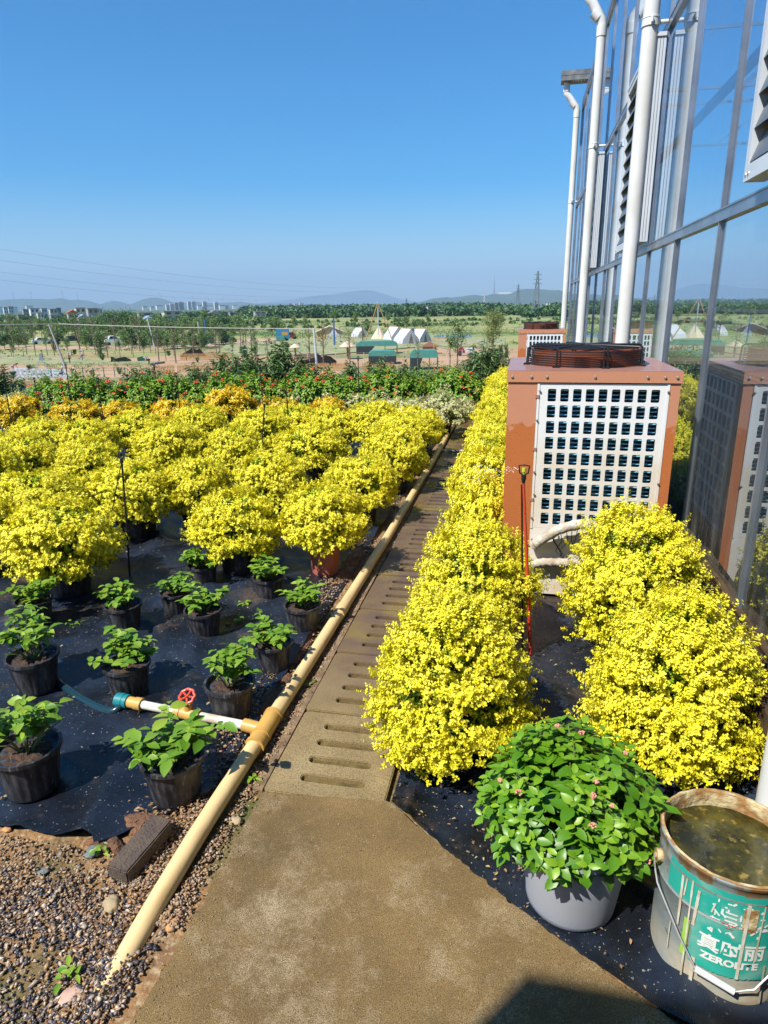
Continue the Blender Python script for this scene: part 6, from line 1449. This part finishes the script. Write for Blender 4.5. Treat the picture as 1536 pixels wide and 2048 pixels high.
for a in [(86, 724, 'stand', m_cb, m_cg, 'person in a blue shirt behind the white trestle, left', m_cd, 0), (140, 729, 'stand', m_cd, m_cd, 'person in dark clothes standing on the grass strip', m_tin, 0), (165, 723, 'stand', m_cw, m_cg, 'person in pale clothes standing near the dark dressed one', m_wcan, .3), (27, 745, 'bend', m_cp, m_cg, 'person with dark hood and pink clothes stooping at the left edge', m_cd, 0), (122, 752, 'crouch', m_cg, m_cb, 'person in grey crouching on the grey slab', m_wcan, 0), (155, 754, 'crouch', m_can, m_cg, 'person in tan crouching right of the slab', m_can, 3),
          (299, 730, 'bend', m_cw, m_cd, 'person bending beside the picket fence end', m_wcan, 3), (309, 742, 'bend', m_cb, m_cb, 'person in dark blue bending at the picket fence', m_cb, 0), (485, 692, 'bend', m_cp, m_cd, 'person in pink bending on the dirt, left of the group', m_can, 0), (492, 690, 'stand', m_cg, m_cd, 'person in grey in the middle of the group', None, 0), (502, 690, 'stand', m_cw, m_cg, 'person in white at the right of the group', m_wcan, 0), (538, 688, 'stand', m_cp, m_cb, 'person in reddish shirt left of the blue kiosk', None, .5), (543, 690, 'crouch', m_cd, m_cd, 'crouching dark person by the kiosk', None, 2)]: person(*a)
p = base(86, 751); t = thing('white_trestle', 'white A shaped trestle on the grey slab', 'trestle', p, facing(p))
for x in (-1.2, 1.0): MB().bar((x, 0, 0), (0, 0, 2.0), .08).build('leg', m_wcan, t)
MB().bar((0, 0, 1.8), (.1, 0, 2.6), .3, .1).build('top_panel', m_tin, t)

# ---- village and town
m_wall = [mat('plaster_wall', (.66, .66, .65), .9, col2=(.58, .58, .57), scale=.2), mat('grey_wall', (.30, .30, .30), .9), mat('cream_wall', (.52, .48, .40), .9)]; m_win = mat('window_glass', (.06, .08, .10), .3); m_roof = mat('grey_roof', (.20, .21, .23), .8); m_rroof = mat('red_roof', (.42, .09, .05), .8); m_broof = mat('blue_grey_roof', (.28, .36, .44), .6)
def house(px, py, wpx, hpx, D, label, mw=0, roof=None, floors=2, gable=False, name='village_house', cat='house', group='village houses', depth=None, cols=None):
    q = far(px, py, D); g_ = mpp(q); p = np.array([q[0], q[1], PLAIN]); w_ = wpx*g_; H = hpx*g_+(q[2]-PLAIN); dp = depth or w_*.7
    t = thing(name, label, cat, p, facing(p)+.25, group); MB().box((-w_/2, 0, -1), (w_/2, dp, H)).build('wall', m_wall[mw], t)
    if gable: MB().prism([(-w_*.56, H), (0, H+w_*.28), (w_*.56, H)], -.8, dp+.8, plane='xz').build('roof', roof or m_roof, t)
    else: MB().box((-w_*.53, -.5, H+.001), (w_*.53, dp+.5, H+max(.4, H*.04))).build('roof', roof or m_roof, t)
    nc = cols or max(2, int(w_/4)); hb_ = max(H*.10, 0)
    if nc*floors <= 40:
        z0 = max(0, H-floors*3.1)
        for i in range(nc):
            for j in range(floors):
                x = -w_/2+w_*(i+.5)/nc; z = H-3.1*(floors-j)+1.0 if H > floors*3.1 else H*(j+.35)/floors; ww = w_/nc*.5; wh = min(1.6, H/floors*.5); MB().box((x-ww/2, -.05, z), (x+ww/2, -.001, z+wh)).build('window', m_win, t)
    return t
vill = [(12, 618, 8, 5, 800, 0), (22, 617, 9, 5, 820, 0), (52, 622, 10, 5, 700, 1), (70, 622, 16, 6, 560, 0), (89, 622, 10, 6, 560, 0), (108, 623, 14, 6, 520, 2), (118, 623, 9, 8, 530, 1), (162, 622, 18, 7, 470, 2), (187, 625, 20, 9, 430, 1), (200, 624, 10, 7, 440, 0), (45, 632, 16, 3, 400, 1), (82, 630, 12, 5, 380, 0), (113, 634, 20, 5, 330, 1), (168, 640, 24, 6, 290, 0), (195, 636, 16, 5, 320, 2), (146, 626, 18, 3, 450, 1), (290, 633, 22, 8, 360, 1), (300, 640, 26, 3, 320, 0), (347, 634, 34, 12, 370, 2), (384, 626, 20, 4, 640, 0), (430, 636, 24, 10, 400, 0), (469, 638, 17, 14, 400, 1), (522, 634, 22, 12, 440, 1), (505, 628, 10, 6, 500, 0), (385, 641, 30, 2, 380, 0), (405, 640, 12, 6, 380, 1)]
for k, (px, py, w_, h_, D, mw) in enumerate(vill):
    rf = m_rroof if k == 15 else (m_broof if k in (12, 13, 17) else None)
    lab = {7: 'cream house left of the big dark tree', 8: 'grey house with flat roof left of the big dark tree', 12: 'low blue grey roofed shed among the trees, left', 13: 'white shed with bluish roof left of the big dark tree', 15: 'house with red roof in the village', 16: 'grey house just right of the big dark tree', 17: 'long low shed right of the big dark tree', 18: 'wide cream house with a smaller upper storey', 20: 'white gabled house below the two towers', 21: 'unfinished grey tall house in mid plain', 22: 'pinkish grey house at the left end of the forest'}.get(k, '%s small village house counted from the left, far off' % ORD[min(k+1, 20)] if k < 20 else '%s distant low building near the grey tall house' % ['small white', 'tiny white', 'long low', 'small grey', 'minor'][k-21 if k-21 < 5 else 4])
    house(px, py+2, w_, h_, D, lab, mw, rf, 3 if h_ > 11 else 2 if h_ > 4 else 1, gable=(k in (13, 15, 17, 20)))
p_ = house(340, 631, 22, 6, 372, 'upper storey block behind the wide cream house', 2, None, 1)
wh = house(865, 630, 20, 16, 470, 'white three storey house standing alone in the fields, right', 0, None, 3, name='white_house'); house(874, 632, 28, 2, 468, 'low annex in front of the lone white house', 2, None, 1, name='annex')
house(900, 630, 14, 2, 480, 'low shed right of the lone white house', 1, m_broof, 1); house(968, 614, 14, 5, 1500, 'small white factory building below the phone mast', 0, m_rroof, 1); house(838, 614, 14, 5, 1700, 'white block left of the lone white house, far off', 0, None, 2); house(1105, 613, 20, 7, 1500, 'long white factory left of the greenhouse pipes', 0, None, 2); house(1045, 616, 22, 2, 1600, 'low pale sheds at the foot of the hill', 0, None, 1)
tw = [(338, 623, 9, 13, 0), (346, 623, 9, 15, 0), (355, 623, 8, 17, 1), (364, 623, 10, 18, 1), (381, 623, 8, 19, 0), (389, 623, 8, 19, 0), (411, 623, 8, 19, 0), (434, 623, 8, 18, 0), (453, 621, 10, 10, 2), (581, 616, 6, 9, 1), (593, 616, 8, 9, 2), (604, 616, 8, 10, 2)]
for k, (px, py, w_, h_, mw) in enumerate(tw):
    D = 2600 if k < 9 else 3300; q = far(px, py, D); g_ = mpp(q); p = np.array([q[0], q[1], PLAIN]); W_ = w_*g_; H = h_*g_+(q[2]-PLAIN)
    t = thing('apartment_tower', '%s apartment tower of the far town, counted from the left' % ORD[k+1], 'tower block', p, facing(p)+.3, 'apartment towers of the far town'); MB().box((-W_/2, 0, -1), (W_/2, W_*.6, H)).build('wall', m_wall[mw], t); b = MB()
    for i in range(3): b.box((-W_/2+W_*(i+.3)/3, -.4, H*.06), (-W_/2+W_*(i+.7)/3, -.01, H*.95))
    b.build('window_strip', m_win, t); MB().box((-W_*.2, W_*.1, H+.01), (W_*.2, W_*.5, H+H*.05)).build('roof_house', m_wall[1], t)
r_ = random.Random(4)
for k in range(26):
    px = [3, 30, 60, 290, 305, 320, 400, 420, 445, 470, 490, 500, 515, 528, 540, 552, 562, 572, 615, 625, 634, 722, 735, 745, 790, 800][k]; h_ = r_.uniform(3, 6); D = r_.uniform(2400, 3400)
    house(px, 618-.004*px, r_.uniform(6, 14), h_, D, ('%s low white block of the distant town from the left' % ORD[k+1]) if k < 20 else '%s last of the low white town blocks towards the hill, right' % ORD[26-k], 0, None, 1, name='town_block', cat='building', group='low blocks of the distant town' if k < 20 else 'farthest low town blocks', cols=2)

# ---- pylons, mast, wind turbines
def lattice(px, py0, py1, D, w_, label, arms=3, name='pylon', m=m_inner, cat='pylon', th=.35):
    q = far(px, py0, D); g_ = mpp(q); p = np.array([q[0], q[1], PLAIN if D < 3000 else q[2]]); H = (py0-py1)*g_; t = thing(name, label, cat, p, facing(p)+.3); b = MB(); n = 9; wb = w_*g_/2
    lv = [(H*i/n, wb*(1-(i/n))**1.3+wb*.12) for i in range(n+1)]
    for i in range(n):
        (z0, a0), (z1, a1_) = lv[i], lv[i+1]
        for sx, sy in ((1, 1), (1, -1), (-1, -1), (-1, 1)):
            b.bar((sx*a0, sy*a0, z0), (sx*a1_, sy*a1_, z1), th)
        b.bar((-a0, -a0, z0), (a1_, -a1_, z1), th*.6).bar((a0, -a0, z0), (-a1_, -a1_, z1), th*.6).bar((-a0, a0, z0), (a1_, a1_, z1), th*.6)
    b.build('lattice_mast', m, t)
    for k in range(arms): z = H*(.72+.1*k); MB().bar((-wb*(1.15-.1*k), 0, z), (wb*(1.15-.1*k), 0, z), th).build('crossarm', m, t)
lattice(1071, 645, 560, 420, 16, 'nearest lattice power pylon above the farther heat pump'); lattice(1035, 616, 568, 900, 8, 'second lattice pylon left of the nearest one', th=.5); lattice(813, 607, 589, 1900, 5, 'small far pylon on the low ridge', th=.7)
lattice(968, 617, 588, 1300, 4, 'phone mast with white panels in front of the hill', 2, 'phone_mast', m_wcan, 'mast', .6)
def turbine(px, py, hpx, k):
    D = 8300; q = far(px, py+2, D); g_ = mpp(q); H = hpx*g_; t = thing('wind_turbine', '%s white wind turbine on the far ridge from the left' % ORD[k+1], 'wind turbine', q, facing(q), 'wind turbines on the ridge')
    MB().tube([(0, 0, -20), (0, 0, H)], [5.5, 3.5], 8).build('mast', m_wcan, t); MB().box((-2.5, -5, H), (2.5, 6, H+5)).build('nacelle', m_wcan, t)
    for j in range(3): a = j*2*PI/3+k; MB().add([(0, -6, H+2), (3*math.cos(a+.9), -6, H+2+3*math.sin(a+.9)), (H*.5*math.cos(a), -6, H+2+H*.5*math.sin(a)), (3*math.cos(a-.9), -6.6, H+2+3*math.sin(a-.9))], [(0, 1, 2, 3)]).build('blade', m_wcan, t)
for k, (px, py, h_) in enumerate([(28, 598, 13), (63, 598, 14), (126, 597, 15), (156, 600, 14), (321, 595, 9), (349, 603, 11), (386, 603, 12), (417, 604, 12), (447, 604, 11), (483, 606, 9), (513, 608, 8), (547, 608, 10), (671, 612, 10)]): turbine(px, py, h_, k)

# ---- hills
m_hill = mat('hill_forest', (.035, .060, .028), .95, col2=(.055, .085, .035), scale=.004, world=True, detail=8); m_hill2 = mat('far_mountain', (.05, .065, .05), .95)
def hills(name, ridge, D, depth, m, rough=.12, seed=0):
    """real ridge: rises from its foot, peaks at distance D and falls off behind"""
    xs = np.arange(ridge[0][0], ridge[-1][0]+1, 6.0); ys = np.interp(xs, [a[0] for a in ridge], [a[1] for a in ridge]); V = []; nr = 22
    for j in range(nr+1):
        s = j/nr; dd = D-depth*.55+depth*s; prof = math.exp(-((s-.55)/.24)**2)
        for x, y in zip(xs, ys):
            top = far(x, y, D); d = ray(x, y); u = np.array([d[0], d[1]])/math.hypot(d[0], d[1]); h = top[2]-PLAIN
            nz = mnoise.fractal(Vector((x*.02+seed, s*4, seed)), 1, 2, 5)
            hh = h*prof*(1+rough*1.8*nz*(1 if abs(s-.55) > .03 else .25))*(1 if h > 0 else 0); V.append((u[0]*dd, u[1]*dd, PLAIN-3+max(hh, 0)))
    n = len(xs); f = [(j*n+i, j*n+i+1, (j+1)*n+i+1, (j+1)*n+i) for j in range(nr) for i in range(n-1)]
    struct(MB().add(V, f, smooth=True).build(name, m))
hills('hills', [(-700, 606), (-400, 598), (-200, 604), (0, 600), (25, 598), (70, 597), (100, 598), (122, 596), (140, 600), (155, 599), (180, 602), (200, 608), (212, 604), (228, 601), (245, 604), (258, 609), (285, 599), (300, 595), (315, 594), (330, 598), (345, 604), (365, 606), (385, 602), (405, 604), (430, 606), (480, 603), (520, 608), (570, 606), (600, 610), (650, 611), (700, 614), (760, 618)], 8300, 3000, m_hill, .1, 3)
hills('hills', [(740, 617), (780, 613), (800, 609), (835, 604), (850, 601), (865, 597), (880, 595), (905, 595), (920, 593), (935, 590), (950, 589), (970, 591), (985, 586), (1000, 587), (1020, 589), (1035, 580), (1045, 577), (1075, 577), (1100, 579), (1125, 581), (1160, 585), (1200, 590), (1260, 596), (1340, 601), (1500, 596), (1700, 606)], 5600, 2200, m_hill, .12, 7)
hills('mountains', [(460, 612), (520, 606), (560, 602), (600, 596), (640, 590), (670, 588), (700, 583), (730, 580), (745, 581), (770, 588), (800, 598), (840, 604), (900, 606)], 15500, 5000, m_hill2, .05, 11)
q = far(988, 587, 5600); t = thing('radio_tower', 'tall thin radio tower on the hill top', 'tower', q); H = 34*mpp(q); MB().tube([(0, 0, -20), (0, 0, H*.55), (0, 0, H)], [7, 3.5, 1.3], 6).build('mast', m_inner, t); MB().lathe([(3, H*.5), (5, H*.52), (3, H*.55)], 10).build('platform', m_inner, t)
for k, (px, py, w_) in enumerate([(1003, 586, 14), (1018, 586, 16), (1027, 587, 8)]):
    q = far(px, py+1, 5560); g_ = mpp(q); t = thing('hilltop_building', ['left', 'middle', 'right'][k]+' white building on the hill top beside the radio tower', 'building', q, facing(q), 'hill top buildings'); MB().box((-w_*g_/2, 0, -15), (w_*g_/2, 15, 4*g_)).build('wall', m_wall[0], t); MB().box((-w_*g_/2-1, -1, 4*g_), (w_*g_/2+1, 16, 4.4*g_)).build('roof', m_wall[1], t)

# ---- the air between
HAZE = 1.25e-4
if HAZE:
    m = bpy.data.materials.new('haze'); m.use_nodes = True; N = m.node_tree.nodes; N.remove(N['Principled BSDF']); pv = N.new('ShaderNodeVolumePrincipled'); pv.inputs['Density'].default_value = HAZE; pv.inputs['Color'].default_value = (.52, .76, 1, 1); pv.inputs['Anisotropy'].default_value = 0.0
    m.node_tree.links.new(pv.outputs[0], N['Material Output'].inputs['Volume'])
    hz = MB().box((-21000, -21000, PLAIN-12), (21000, 21000, 900)).build('haze', m); hz['kind'] = 'stuff'
